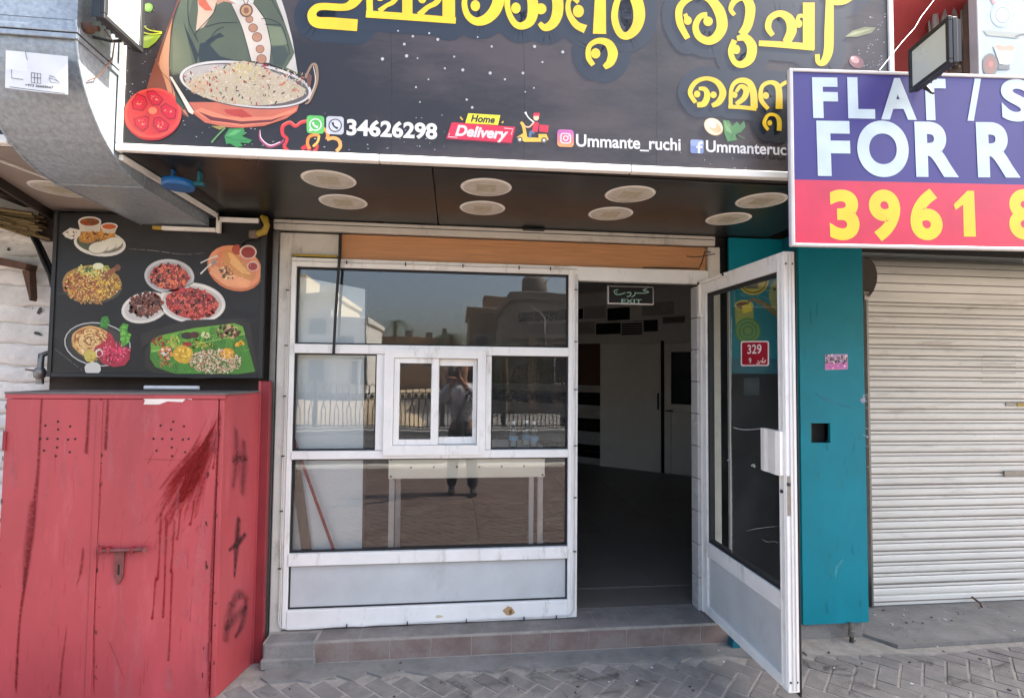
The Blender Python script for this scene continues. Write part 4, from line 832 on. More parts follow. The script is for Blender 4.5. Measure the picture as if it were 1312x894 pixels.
def ringbar(z, t=.012, h=.03): return MB().box(X0-t, X1+t, 2.09-t, 2.09, z, z+h, bev=.002).box(X1, X1+t, 2.09, 2.46, z, z+h, bev=.002).box(X0-t, X0, 2.09, 2.46, z, z+h, bev=.002)
part('flange', ringbar(2.905, .010, .022), 'galvanised', du); part('flange', ringbar(2.882, .008, .02), 'galvanised', du); part('flange_gap', MB().box(X0-.009, X1+.009, 2.081, 2.09, 2.9025, 2.9045).box(X1, X1+.0095, 2.09, 2.46, 2.9025, 2.9045), 'gasket', du)
seam = MB()
for X in (X0+.003, X1-.003): seam.tube([(X, o_[0], o_[1]) for o_, i_ in elb], .006, 6)
seam.tube([(X1-.003, 2.562, cz_-RO), (X1-.003, 3.28, cz_-RO-.006)], .005, 6).tube([(X0+.003, 2.562, cz_-RO), (X0+.003, 3.28, cz_-RO-.006)], .005, 6)
part('corner_seam', seam, 'galvanised', du)
part('joint_band', MB().box(X0-.004, X1+.004, 2.545, 2.58, cz_-RO-.007, cz_-RO+.001, bev=.001).box(X1, X1+.004, 2.545, 2.58, cz_-RO, 2.85, bev=.001), 'galvanised', du)
pd = Plane((0, 2.09, 0), (0, -1, 0))
nt_ = root('paper_notice', tuple(pd(48, 121)), 'creased white paper notice with furniture drawings stuck on the duct', 'notice')
P = Print(pd, .002, .0003); P.poly([(8, 65), (50, 69), (87.5, 73), (88, 122), (45, 118), (7, 113)], c(196, 200, 204)); P.poly([(8, 65), (34, 67.4), (36, 92), (8, 90)], c(204, 208, 211))
ik = c(56, 56, 60); P.text('+973 36668667', (32.5, 110.8), (69, 114.4), 3.0, ik, .02); P.stroke([(13, 112), (45, 116.2), (84, 120.6)], .9, c(110, 110, 114))
for p_ in ([(41, 94), (53, 95.3), (53, 108), (41, 106.6), (41, 94)], [(45, 94.5), (45, 107)], [(49, 95), (49, 107.5)], [(41, 100), (53, 101.2)], [(16, 90), (16, 101), (31, 103)], [(64, 98), (70, 99.5), (78, 108), (66, 106.5), (64, 100)], [(66, 101), (77, 106)], [(34, 67), (35, 74), (36.5, 78)]): P.stroke(p_, .8, c(92, 92, 98), k=1)
P.build('sheet', nt_)

# ================================================================== CEILING LIGHTS
def disc(x, y, label, group):
    d_ = root('ceiling_light', (x, y, ZS), label, 'ceiling light', group)
    part('diffuser', MB().lathe([(.100, -.0045), (.112, -.004), (.114, -.001)], (x, y, ZS), 40), 'lamp_disc', d_)
    part('lens', MB().box(x-.048, x+.048, y-.05, y+.05, ZS-.0058, ZS-.0046, bev=.0004), 'lamp_lens', d_)
    part('rim', MB().lathe([(.1145, -.0035), (.123, -.0035), (.126, -.001)], (x, y, ZS), 40), 'trim_white', d_); return d_
G8 = 'round ceiling lights in the dark soffit'
cols = ('far left', 'second from left', 'third from left', 'far right')
for k, x in enumerate((-.602, .148, .878, 1.585)):
    disc(x, 2.556, 'round pale ceiling light in the row nearest the big sign, %s' % cols[k], G8)
    disc(x, 2.888, 'round pale ceiling light in the row nearest the shop window, %s' % cols[k], G8)
disc(-2.0, 2.88, 'large round ceiling light under the left neighbour canopy beside the duct', None).pop('group', None)

# ================================================================== MAIN SIGN
ANG = R(1.6); SP = Vector((-1.415, 2.332, ZS)); sn = Vector((-math.sin(ANG), -math.cos(ANG), 0)); su = Vector((math.cos(ANG), -math.sin(ANG), 0))
SM = Matrix((su, -sn, Vector((0, 0, 1)))).transposed().to_4x4(); SM.translation = SP
sg = root('fascia_sign', tuple(SP+su*1.74), 'big dark restaurant sign with yellow lettering, a woman and a pan of rice', 'sign')
SL, SH = 3.482, 1.2
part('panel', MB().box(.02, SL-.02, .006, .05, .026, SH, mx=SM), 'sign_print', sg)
for a, b in ((0, 1.08), (1.083, 2.2), (2.203, SL)): part('bottom_trim', MB().box(a, b, -.004, .03, .0, .032, bev=.003, mx=SM), 'trim_white', sg)
for a in (0, SL-.024): part('side_trim', MB().box(a, a+.024, -.004, .03, .0325, SH, bev=.003, mx=SM), 'trim_white', sg)
part('back_frame', MB().box(.01, SL-.01, .052, .09, .01, SH, mx=SM), 'brown_dark', sg)
SPL = Plane(SP - sn*.006, sn)
YEL, HAL = c(226, 188, 24), c(30, 36, 44)
def pr(fn, name, base=.0008, step=.00003, gain=1.):
    P = Print(SPL, base, step); fn(P)
    P.mb.ink = [tuple(v*gain for v in i[:3])+(i[3],) for i in P.mb.ink]; P.build(name, sg, 'print_gloss')
LET = [  # word one, word two, small word: strokes (points, widths) and solid blobs
 [([(470, -40), (468, -20), (461, -6), (452, 5), (440, 10), (412, 9), (402, 14), (400, 22), (406, 29), (425, 30.5), (458, 33)], [16, 14, 13, 12, 9, 9, 10, 12, 14, 15, 15]), ([(470, -40), (455, -55), (430, -55), (415, -40)], [14, 12, 10, 6]),
  ([(473, -50), (473, -20), (474, 20)], [10, 8, 8]), ([(523, -40), (522, 0), (522, 20)], 13), ([(575, -40), (575, 0), (575, 28)], 16), ([(469, 18.5), (520, 22), (584, 27)], [9, 9, 8]), ([(486, 15), (495, 8), (504, 3), (509, -8), (503, -18)], [7, 5, 6, 8, 6]), ([(537, 20), (548, 10), (559, 4), (563, -6), (557, -16)], [8, 6, 7, 9, 6]), ([(474, -46), (500, -52), (540, -50), (577, -42)], 9),
  ([(609, -6), (600, -10), (595, 4), (599, 20), (610, 28), (623, 25), (634, 14), (639, -2), (636, -25), (622, -40), (602, -38)], [5, 6, 7, 8, 10, 13, 15, 15, 13, 10, 6]), ([(661, -2), (655, -14), (650, 2), (652, 17), (659, 30), (668, 34), (679, 28), (683, 13), (680, -6), (668, -20)], [5, 6, 7, 7, 8, 9, 12, 14, 13, 8]),
  ([(691, 30), (698, 36), (708, 31), (714, 18), (714, 0), (706, -20), (690, -26)], [5, 9, 12, 14, 14, 12, 8]), ([(741, 4), (733, -2), (728, 4), (729, 18), (738, 32), (750, 38)], [5, 5, 6, 7, 9, 11]), ([(770, -40), (769, 0), (768, 44)], [14, 14, 17]), ([(801, -26), (789, 8), (788, 28), (795, 44), (805, 46), (815, 36), (819, 20), (815, 0), (801, -26)], [6, 8, 9, 9, 10, 13, 15, 15, 8]),
  ([(760, 84), (754, 74), (755, 60), (766, 53), (779, 56), (785, 68), (782, 80), (774, 87)], [6, 7, 6, 7, 10, 13, 11, 6])],
 [([(881, 50), (871, 30), (871, 10), (886, -3), (906, -3), (921, 14), (925, 34), (918, 48), (907, 53), (895, 47), (891, 34), (897, 22), (906, 20)], [7, 9, 9, 8, 10, 14, 14, 12, 10, 9, 8, 7, 8]), ([(881, 20), (876, 22)], [6, 5]), ([(941, 20), (936, 12), (942, 1), (953, -3), (961, 10), (958, 32), (950, 45)], [5, 6, 8, 10, 13, 12, 10]),
  ([(941, 52), (936, 66), (941, 80), (951, 83), (961, 75), (963, 60), (955, 49), (944, 50)], [7, 7, 7, 9, 12, 13, 10, 6]), ([(990, 46), (984, 36), (987, 24), (999, 18), (1011, 25), (1014, 40), (1007, 55)], [6, 8, 8, 8, 12, 13, 10]), ([(1036, 4), (1036, 34), (1036, 64)], 15), ([(972, 56), (1005, 58), (1043, 61)], [7, 8, 9]), ([(1032, 22), (1024, 21), (1021, 28)], [4, 5, 5]),
  ([(1066, -40), (1063, 0), (1062, 40), (1061, 66), (1055, 80), (1048, 80), (1047, 70)], [10, 10, 12, 12, 9, 6, 6]), ([(1054, -4), (1068, 3), (1084, 1), (1098, -12), (1092, -26)], [3, 8, 8, 6, 4])],
 [([(891, 132), (884, 119), (891, 106), (905, 101), (919, 106), (926, 119), (921, 131), (912, 136)], [5, 6, 6, 5, 7, 9, 8, 5]), ([(895, 114), (903, 115), (906, 123), (902, 133), (893, 135)], [4, 6, 8, 8, 6]), ([(936, 138), (937, 114), (946, 104), (959, 106), (965, 119), (966, 139)], [5, 5, 6, 8, 9, 9]), ([(933, 137), (950, 138), (969, 140)], 5), ([(943, 118), (949, 111), (956, 116), (953, 126), (943, 134)], [4, 5, 8, 7, 5]),
  ([(984, 140), (975, 128), (976, 112), (987, 106), (997, 113), (998, 140)], [5, 6, 5, 5, 8, 9]), ([(998, 112), (1008, 106), (1017, 113), (1018, 140)], [4, 5, 8, 9]), ([(984, 167), (979, 158), (984, 148), (993, 148), (998, 155), (998, 168)], [4, 5, 4, 4, 6, 6])]]
BLOB = [[(609, 8, 6, 7), (661, 11, 6, 7), (693, 12, 7, 7), (741, 15, 7, 8), (763, 69, 6, 6.5), (487, -2, 5, 4), (541, 0, 5, 5)], [(881, 27, 5, 5.5), (907, 28, 6, 6), (943, 64, 5, 6), (1023, 31, 4.6, 5.2)], [(893, 121, 4, 4.4), (914, 122, 4, 4.2), (941, 122, 3.6, 4), (981, 123, 4, 4.4), (986, 158, 3, 3.4)]]
def halo(P):
    for wi, word in enumerate(LET):
        gw = (34, 34, 26)[wi]
        for pts, ws in word:
            wl = ws if isinstance(ws, list) else [ws]*len(pts)
            P.stroke(pts, [w_+gw for w_ in wl], HAL, cap=True, k=4)
def letters(P):
    rim = c(70, 60, 24)
    for word, bl in zip(LET, BLOB):
        for pts, ws in word:
            wl = ws if isinstance(ws, list) else [ws]*len(pts); P.stroke(pts, [w_+1.2 for w_ in wl], rim)
        for x, y, a, b in bl: P.ell(x, y, a+.6, b+.6, rim)
    for word, bl in zip(LET, BLOB):
        for pts, ws in word: P.stroke(pts, ws, YEL)
        for x, y, a, b in bl: P.ell(x, y, a, b, YEL)
pr(halo, 'lettering_halo', .0003, .000004); pr(letters, 'yellow_lettering', .001, .000006)
WH = c(214, 212, 210)
pr(lambda P: P.text('34626298', (444, 172.5), (560, 178), 19.5, WH, .035), 'phone_number', .001)
pr(lambda P: P.text('Ummante_ruchi', (738, 187.5), (872, 193), 15.5, WH, .02), 'handle_lettering', .001)
pr(lambda P: P.text('Ummanteruchi', (904.5, 194.5), (1021, 199.5), 14.5, WH, .02), 'page_lettering', .001)
def whatsapp(P): P.poly(rrect(393, 148, 415.5, 171, 4, .04), c(92, 178, 84)); P.ell(404.3, 160, 8, 8, WH); P.ell(404.3, 160, 6.6, 6.6, c(82, 170, 76)); P.poly([(397, 165), (400, 168), (396, 168.5)], WH); P.stroke([(401, 157), (402.5, 161), (407.5, 163.5)], [3, 2, 3], WH)
def phone(P): P.poly(rrect(418, 149, 440.5, 172, 4, .04), c(176, 178, 184)); P.ell(429.5, 161, 8.6, 8.6, c(44, 46, 52)); P.ell(429.5, 161, 7.2, 7.2, c(186, 188, 194)); P.stroke([(426, 157), (428, 162), (433, 165)], [3.2, 2, 3.2], c(36, 38, 44))
def insta(P):
    for k in range(8): t = k/7; P.poly([(x, y) for x, y in rrect(714, 166+k*.0, 735, 188-k*2.1, 4, .04)], c(232-40*t, 150-70*t+20*(t > .7), 84+80*t))
    P.poly(rrect(718, 170.5, 731.5, 184, 3.5, .04), WH); P.poly(rrect(719.3, 171.8, 730.2, 182.7, 2.6, .04), c(214, 96, 124)); P.ell(724.8, 177.4, 3.6, 3.6, WH); P.ell(724.8, 177.4, 2.3, 2.3, c(214, 96, 124)); P.ell(728.6, 174.4, .8, .8, WH, n=8)
def fbook(P): P.poly(rrect(884.5, 179, 901.5, 196.5, 2.5, .04), c(110, 128, 176)); P.poly(rrect(884.5, 179, 901.5, 187, 2.5, .04), c(136, 152, 194)); P.stroke([(900, 183), (896.5, 183.5), (895.6, 187), (895.5, 196.5)], [3, 3, 3, 3], WH); P.stroke([(892, 188.5), (900, 189)], 2.4, WH)
pr(whatsapp, 'green_chat_icon', .0008); pr(phone, 'grey_phone_icon', .0008); pr(insta, 'pink_camera_icon', .0008); pr(fbook, 'blue_letter_icon', .0008)
def deliv(P):
    P.poly([(578, 158), (661, 164), (656, 185), (571, 179)], c(110, 14, 34)); P.poly([(579, 157), (660, 163), (655, 183), (572, 177.5)], c(214, 34, 66)); P.poly([(600, 145.5), (641, 148), (638, 160.5), (596, 158)], c(240, 226, 40))
    P.stroke([(576, 171), (574.5, 175.5), (586, 176.5)], .9, WH, k=1); P.stroke([(646, 164.5), (657, 165.5), (655, 173)], .9, WH, k=1)
    P.text('Home', (603, 156), (634, 158), 9, c(34, 30, 24), .035, .25); P.text('Delivery', (583, 173.5), (651, 178.5), 13.5, WH, .04, .25); P.stroke([(593, 154), (591, 152), (590, 150)], 1.6, c(240, 190, 60)); P.stroke([(643, 158), (645, 156)], 1.6, c(240, 190, 60))
def scoot(P):
    yl_, rd_ = c(222, 176, 60), c(206, 40, 60)
    P.stroke([(673, 176), (672, 168), (670, 160), (667, 157)], [5, 4, 4, 3], yl_); P.poly([(662, 176), (672, 170), (676, 176), (690, 177), (690, 172), (700, 172), (703, 179), (698, 182), (672, 182)], yl_); P.ell(666, 179, 3.6, 3.6, c(90, 84, 70)); P.ell(666, 179, 1.8, 1.8, c(220, 210, 190)); P.ell(697, 180, 3.8, 3.8, c(90, 84, 70)); P.ell(697, 180, 1.8, 1.8, c(220, 210, 190))
    P.poly([(691, 160), (703, 161), (702, 170), (691, 169)], rd_); P.stroke([(685, 170), (680, 170), (679, 177)], [4, 4, 3], c(86, 110, 140)); P.stroke([(687, 157), (685, 169)], [7, 7], rd_); P.ell(687, 151, 3.6, 4, c(232, 186, 150)); P.poly([(683, 149), (684, 145), (691, 145), (692, 149)], rd_); P.stroke([(684, 157), (678, 163), (672, 162)], 1.8, c(232, 186, 150)); P.stroke([(684, 157), (678, 152), (675, 148), (673, 144)], [2, 1.4, 1.2, 3], c(230, 226, 220))
pr(deliv, 'delivery_banner', .0008, gain=.85); pr(scoot, 'scooter_picture', .0008)
def T2(pts): return [(160+x/4.258, y/4.258) for x, y in pts]
def woman(P):
    ol = c(30, 30, 26)
    P.poly(T2([(300, -60), (290, 0), (240, 130), (190, 270), (140, 410), (120, 480), (150, 560), (260, 600), (350, 642), (330, 590), (268, 500), (242, 420), (246, 300), (282, 60), (330, -60)]), c(150, 84, 62))
    P.poly(T2([(262, 90), (215, 240), (180, 350), (215, 430), (240, 520), (270, 560), (350, 642), (325, 595), (270, 500), (242, 420), (240, 330), (248, 180)]), c(226, 158, 116))
    P.stroke(T2([(262, 90), (185, 345), (250, 450), (262, 530)]), .7, c(90, 50, 36))
    P.poly(T2([(320, -60), (300, 10), (268, 100), (250, 230), (243, 370), (262, 412), (320, 400), (420, 345), (600, 330), (780, 345), (943, 405), (925, 300), (905, 200), (880, 90), (836, -60)]), c(94, 102, 76))
    P.poly(T2([(330, -60), (300, 20), (262, 150), (262, 390), (300, 400), (370, 360), (345, 230), (345, 100), (385, -60)]), c(112, 120, 92))
    P.poly(T2([(318, 118), (340, 200), (372, 300), (390, 360), (402, 300), (375, 240), (345, 180)]), c(40, 50, 48)); P.poly(T2([(410, 240), (450, 230), (520, 310), (600, 330), (410, 345), (400, 300)]), c(46, 54, 52)); P.poly(T2([(440, 225), (520, 180), (545, 200), (500, 215), (460, 250)]), c(44, 52, 46))
    P.poly(T2([(395, -60), (400, 60), (388, 170), (430, 150), (480, 80), (500, 20), (520, -60)]), c(226, 196, 168)); P.poly(T2([(395, -20), (440, 0), (480, 60), (440, 60), (405, 30)]), c(224, 110, 76)); P.poly(T2([(520, -60), (500, 30), (540, 10), (590, 20), (700, 20), (720, -60)]), c(206, 150, 120)); P.poly(T2([(560, -40), (565, 0), (620, 30), (700, 20), (715, -40)]), c(226, 222, 214))
    P.poly(T2([(836, -60), (880, 80), (915, 220), (943, 400), (880, 370), (912, 320), (925, 290), (895, 190), (860, 90), (800, -60)]), c(216, 210, 200))
    P.poly(T2([(800, 260), (870, 250), (895, 300), (860, 365), (810, 350)]), c(70, 80, 66)); P.poly(T2([(768, 140), (850, 150), (890, 240), (860, 250), (800, 250)]), c(128, 138, 104))
    P.poly(T2([(580, 22), (612, 90), (645, 170), (690, 335), (790, 346), (797, 250), (765, 110), (702, 22)]), c(226, 214, 200)); P.stroke(T2([(580, 22), (612, 90), (645, 170), (690, 335)]), .8, ol); P.stroke(T2([(702, 22), (765, 110), (797, 250), (790, 346)]), .8, ol)
    for x, y, r_ in ((680, 108, 22), (700, 155, 26), (722, 205, 28), (738, 270, 24), (746, 325, 28)): P.ell(160+x/4.258, y/4.258, r_/4.258, r_/4.258*.95, c(130, 84, 60)); P.ell(160+x/4.258, y/4.258, r_/5, r_/5*.95, c(192, 140, 106))
    P.ell(160+663/4.258, 60/4.258, 8.6, 8.8, c(120, 84, 50)); P.ell(160+663/4.258, 60/4.258, 6.6, 6.8, c(206, 160, 112)); P.ell(160+663/4.258, 60/4.258, 3.4, 4, c(150, 100, 60)); P.stroke(T2([(640, -40), (650, 10), (660, 30)]), 1, c(130, 50, 60)); P.stroke(T2([(690, -40), (672, 10), (666, 30)]), 1, c(130, 50, 60))
    for q in ([(300, 10), (268, 100), (250, 230), (243, 370)], [(440, 150), (520, 128), (615, 126)], [(745, 105), (800, 110), (860, 150), (890, 250), (900, 300)], [(345, 0), (350, 120), (400, 230)], [(460, 225), (500, 170), (540, 150)], [(800, 0), (840, 70), (866, 120)], [(765, 135), (850, 140)], [(500, 20), (480, 80), (390, 180), (395, 215)]): P.stroke(T2(q), .9, ol)
    # head scarf above
    P.poly([(268, -18), (262, -40), (266, -70), (284, -92), (310, -96), (332, -80), (338, -50), (332, -20), (318, -12), (286, -12)], c(150, 84, 62)); P.ell(301, -46, 20, 28, c(206, 150, 120))
def pan(P):
    q = lambda x, y: (160+x/4.258, y/4.258)
    P.poly(T2([(350, 560), (372, 620), (440, 672), (560, 697), (640, 700), (760, 690), (880, 650), (940, 610), (955, 560)]), c(196, 104, 76)); P.poly(T2([(380, 610), (480, 668), (640, 690), (800, 672), (930, 610), (940, 590), (800, 640), (560, 640), (420, 590)]), c(226, 132, 98)); P.poly(T2([(400, 610), (480, 640), (640, 665), (800, 655), (900, 625), (800, 668), (640, 680), (470, 660)]), c(110, 40, 30))
    P.poly(T2([(540, 600), (640, 598), (700, 640), (640, 645), (560, 625)]), c(180, 60, 40))
    x, y = q(660, 465); P.ell(x, y, 86, 29.5, c(70, 62, 58), 7.5, 48); P.ell(x, y-.4, 85, 28.6, c(206, 202, 198), 7.5, 48); P.ell(x, y, 81.5, 26, c(96, 88, 84), 7.5, 48); P.ell(x-4, y-2, 76, 22, c(176, 170, 166), 7.5, 48)
    P.poly(T2([(330, 460), (380, 425), (450, 400), (530, 375), (590, 345), (650, 335), (720, 350), (790, 385), (860, 425), (930, 455), (990, 490), (975, 525), (930, 545), (860, 565), (760, 577), (660, 577), (540, 565), (440, 535), (370, 500)]), c(186, 172, 146))
    def inr():
        while True:
            a, b = random.uniform(330, 990), random.uniform(340, 577); tp_ = 335+abs(a-650)**1.25*.052 if a < 650 else 335+abs(a-650)**1.2*.066
            bt = 577-((a-690)/330)**2*70
            if tp_ < b < bt: return q(a, b)
    P.bits(900, inr, (.5, 1.7), [c(222, 212, 194), c(206, 194, 164), c(180, 162, 124), c(216, 206, 186), c(206, 192, 120), c(160, 140, 100)], .35, 5, 10); P.bits(70, inr, (1.0, 3.0), [c(170, 26, 34), c(130, 20, 28), c(200, 80, 40)], .4, 6, 6); P.bits(44, inr, (1.0, 3.0), [c(50, 62, 24), c(44, 36, 26), c(90, 56, 40)], .35, 6, 6)
    P.bits(70, in_ell(*q(660, 400), 22, 12), (.6, 1.7), [c(226, 206, 90), c(214, 190, 70)], .4, 5, 6); P.bits(40, in_ell(*q(400, 480), 10, 10), (.6, 1.7), [c(226, 150, 80), c(214, 130, 90)], .4, 5, 6)
    P.stroke(T2([(985, 430), (1020, 360), (1045, 365), (1048, 450), (1010, 550), (985, 570)]), [3, 3, 3.6, 3.6, 3, 2], c(150, 124, 100)); P.stroke(T2([(1030, 365), (1040, 450), (1005, 545)]), 1, c(220, 206, 190)); P.poly(T2([(990, 430), (1010, 405), (1022, 420), (1015, 470), (1000, 480)]), c(110, 70, 54))
    P.poly(T2([(245, 420), (262, 425), (380, 610), (372, 628), (350, 615), (300, 520)]), c(226, 216, 200)); P.stroke(T2([(262, 425), (380, 610)]), .8, c(60, 50, 44)); P.poly(T2([(275, 500), (330, 590), (325, 605), (280, 560)]), c(64, 76, 56))
def tomato(P):
    cx, cy = 160+155/4.258, 620/4.258
    P.ell(cx, cy+2, 37, 33, c(176, 32, 34), -8, 40, jit=.01); P.ell(cx, cy, 37, 32, c(226, 78, 60), -8, 40, jit=.01); P.ell(cx, cy-.5, 33, 28.5, c(214, 52, 48), -8, 40)
    for pts in ([(40, 560), (70, 510), (115, 530), (130, 570), (100, 610), (45, 600)], [(120, 500), (160, 495), (215, 545), (190, 580), (150, 575), (130, 545)], [(195, 585), (225, 565), (285, 600), (280, 650), (240, 655), (205, 620)], [(160, 645), (195, 640), (245, 680), (235, 715), (190, 725), (155, 690)], [(50, 650), (105, 635), (135, 640), (130, 700), (100, 720), (60, 690)]):
        P.poly(T2(pts), c(150, 14, 28)); m_ = (sum(x for x, y in pts)/6, sum(y for x, y in pts)/6); P.poly(T2([(m_[0]+(x-m_[0])*.86, m_[1]+(y-m_[1])*.86) for x, y in pts]), c(206, 24, 44)); P.bits(9, in_ell(160+m_[0]/4.258, m_[1]/4.258, 5, 4), (.6, 1.8), [c(236, 150, 110), c(226, 90, 80)], .5)
    P.ell(cx, cy-3, 5.5, 4.5, c(240, 130, 90))
def herb(P):
    P.stroke(T2([(475, 780), (510, 740), (550, 700)]), [2.4, 2, 2], c(120, 176, 110)); P.poly(T2([(545, 745), (570, 705), (650, 702), (660, 735), (640, 745), (695, 768), (680, 785), (630, 780), (645, 800), (610, 806), (575, 785), (555, 790)]), c(70, 160, 82)); P.poly(T2([(550, 745), (600, 712), (640, 712), (600, 740)]), c(110, 190, 112)); P.stroke(T2([(548, 745), (600, 765), (670, 772)]), .6, c(40, 110, 56)); P.poly(T2([(470, 690), (560, 690), (520, 712)]), c(176, 160, 80))
def olive(P):
    P.poly(T2([(60, 230), (75, 205), (130, 195), (200, 195), (170, 235), (130, 265), (75, 268)]), c(150, 176, 54)); P.poly(T2([(70, 225), (120, 203), (170, 205), (120, 225)]), c(190, 206, 90)); P.stroke(T2([(45, 140), (80, 170), (140, 190), (205, 185)]), [2, 1.6, 1.6, 2], c(206, 210, 60)); P.stroke(T2([(70, 75), (90, 120), (130, 165), (205, 180)]), [2.4, 1.6, 1.4, 2], c(206, 210, 60)); P.ell(160+130/4.258, 45/4.258, 6, 5.6, c(140, 190, 70)); P.ell(160+125/4.258, 42/4.258, 4, 3.6, c(176, 212, 110))
def onion(P):
    P.stroke(T2([(735, 710), (740, 760), (790, 800), (850, 780), (868, 760)]), [1, 3, 3.2, 3, 1.5], c(150, 60, 90)); P.stroke(T2([(738, 710), (745, 757), (792, 793), (848, 775)]), [.4, 1.2, 1.4, 1], c(232, 206, 214))
def rings(P):
    P.stroke(T2([(1000, 660), (960, 670), (930, 690), (900, 670), (862, 690), (862, 735), (885, 760), (870, 800), (890, 822)]), [4, 4.6, 4, 4.6, 5, 4.4, 4, 4.4, 4], c(206, 52, 50)); P.stroke(T2([(995, 655), (960, 664), (932, 682), (900, 662), (856, 685)]), 1, c(236, 130, 110)); P.stroke(T2([(965, 815), (990, 800), (1010, 822)]), 5, c(200, 46, 50)); P.stroke(T2([(1050, 790), (1045, 815), (1030, 825)]), 4, c(206, 60, 50))
def rings2(P):
    P.stroke([(397, 191), (394, 184), (396, 176), (403, 173), (409, 174)], 4, c(226, 130, 50)); P.stroke([(404, 173), (408, 166), (416, 166), (420, 172), (419, 179)], 4.4, c(226, 140, 60)); P.stroke([(419, 179), (427, 177), (434, 180), (436, 188), (431, 194)], 4.4, c(230, 156, 80)); P.stroke([(409, 174), (407, 182), (401, 188)], 3, c(240, 180, 80))
def nut(P):
    P.ell(914, 163, 13.5, 10.5, c(150, 120, 80), 35); P.ell(914, 162.5, 12.6, 9.8, c(226, 208, 174), 35); P.ell(916, 164, 9, 5.6, c(206, 172, 126), 35); P.ell(912, 160, 6, 3.6, c(236, 222, 196), 35)
def parsley(P):
    P.poly([(926, 154), (934, 155), (938, 162), (944, 156), (948, 161), (953, 155), (955, 163), (949, 170), (942, 172), (944, 180), (932, 182), (928, 172)], c(92, 150, 80)); P.poly([(927, 155), (934, 160), (939, 172), (930, 168)], c(140, 186, 116)); P.stroke([(940, 170), (948, 175), (954, 178)], 1.2, c(90, 140, 76)); P.stroke([(930, 158), (938, 170), (936, 180)], .6, c(50, 100, 46))
def pod(P):
    P.poly([(1082, 48), (1092, 40), (1108, 35), (1122, 36), (1116, 43), (1098, 48)], c(124, 128, 86)); P.poly([(1084, 47), (1096, 41), (1118, 37), (1100, 44)], c(166, 166, 120))
def clove(P):
    P.ell(1097, 80, 10, 7.6, c(126, 76, 76), 30); P.ell(1095, 77, 6, 4, c(190, 140, 136), 30); P.ell(1092, 75, 2, 1.6, c(230, 210, 206), 30, 10)
pr(woman, 'woman_picture', .0008, .00002, .66); pr(pan, 'rice_pan_picture', .0025, .00002, .8); pr(tomato, 'tomato_picture', .0034, .00002, .8); pr(herb, 'herb_picture', .0034, .00002, .6); pr(olive, 'olive_picture', .0034, .00002)
pr(onion, 'onion_ring_picture', .0006, .00002); pr(rings, 'pepper_ring_picture', .0006, .00002, .85); pr(rings2, 'orange_pepper_ring_picture', .0007, .00002); pr(nut, 'nut_picture', .0016, .00002); pr(parsley, 'parsley_picture', .0016, .00002, .7); pr(pod, 'cardamom_picture', .0016, .00002); pr(clove, 'bean_picture', .0016, .00002)
def specks(P):
    sk = c(172, 170, 168)
    for x, y, r_ in ((490, 76, 2.6), (521, 72, 2.6), (518, 57, 2.2), (529, 47, 2), (561, 51, 2.4), (535, 75, 1.3), (582, 73, 1.6), (570, 88, 1.6), (593, 90, 2.4), (549, 102, 1.3), (533, 112, 1.6), (630, 60, 1.8), (685, 60, 2.4), (721, 67, 2.4), (695, 80, 1.6), (628, 94, 2.4), (670, 94, 2.2), (647, 102, 1.7), (684, 113, 1.3), (673, 118, 1.2), (598, 128, 1.9), (605, 138, 2.1), (538, 131, 1.3), (510, 40, 1.4), (550, 43, 1.6), (612, 48, 1.3)): P.ell(x, y, r_*.82, r_*.82, sk, n=10, layer=0)
    for n_, b in ((24, (158, 60, 200, 130)), (14, (160, 0, 205, 60)), (34, (400, 145, 570, 195)), (20, (230, 150, 390, 190)), (12, (870, 190, 1000, 216)), (26, (1098, 50, 1135, 88)), (12, (1105, 15, 1135, 40))):
        for i in range(n_): P.ell(random.uniform(b[0], b[2]), random.uniform(b[1], b[3]), random.uniform(.4, 1.5), random.uniform(.3, .7), sk, rot=random.uniform(-20, 20), n=7, layer=0)
P = Print(SPL, .0005); specks(P); P.build('printed_specks', sg, 'print_gloss', kind='stuff')
P = Print(SPL, .0002, .00002)
for k in range(5): x = 330+k*170; P.stroke([(x, 10), (x+2, 110), (x+1, 212)], .5, c(40, 38, 42))
P.build('vinyl_seams', sg, 'stain')

# ================================================================== RENT SIGN
RA = R(4.1); RP = Vector((1.437, 2.1, 2.21)); rn = Vector((-math.sin(RA), -math.cos(RA), 0)); ru = Vector((math.cos(RA), -math.sin(RA), 0))
RM = Matrix((ru, -rn, Vector((0, 0, 1)))).transposed().to_4x4(); RM.translation = RP
rsn = root('rent_sign', tuple(RP+ru*1.3), 'purple and pink flat for rent sign with white and yellow lettering', 'sign')
RL, RH = 2.7, .782
part('panel', MB().box(.012, RL-.012, .003, .04, .012, RH-.012, mx=RM), 'rent_purple', rsn)
part('frame', MB().box(0, .017, -.004, .018, 0, RH, bev=.003, mx=RM).box(.0165, RL, -.0035, .018, 0, .013, bev=.002, mx=RM).box(.0165, RL, -.0035, .018, RH-.013, RH, bev=.002, mx=RM), 'frame_grey', rsn)
part('back', MB().box(.08, RL, .045, .1, .02, RH-.02, mx=RM), 'brown_dark', rsn)
RPL = Plane(RP - rn*.003, rn)
def rpx(u_, z): return RP+ru*u_+Vector((0, 0, z))
zb = (RPL(1100, 232.4)-RP).z
pk = [rpx(.017, .0135), rpx(RL-.02, .0135), rpx(RL-.02, zb+.004), rpx(.017, zb)]
part('pink_band', MB().add([p - rn*.0016 for p in pk], [[0, 1, 2, 3]], ink=c(200, 28, 66)), 'print_gloss', rsn)
LW, LY = c(192, 208, 214), c(218, 192, 20)
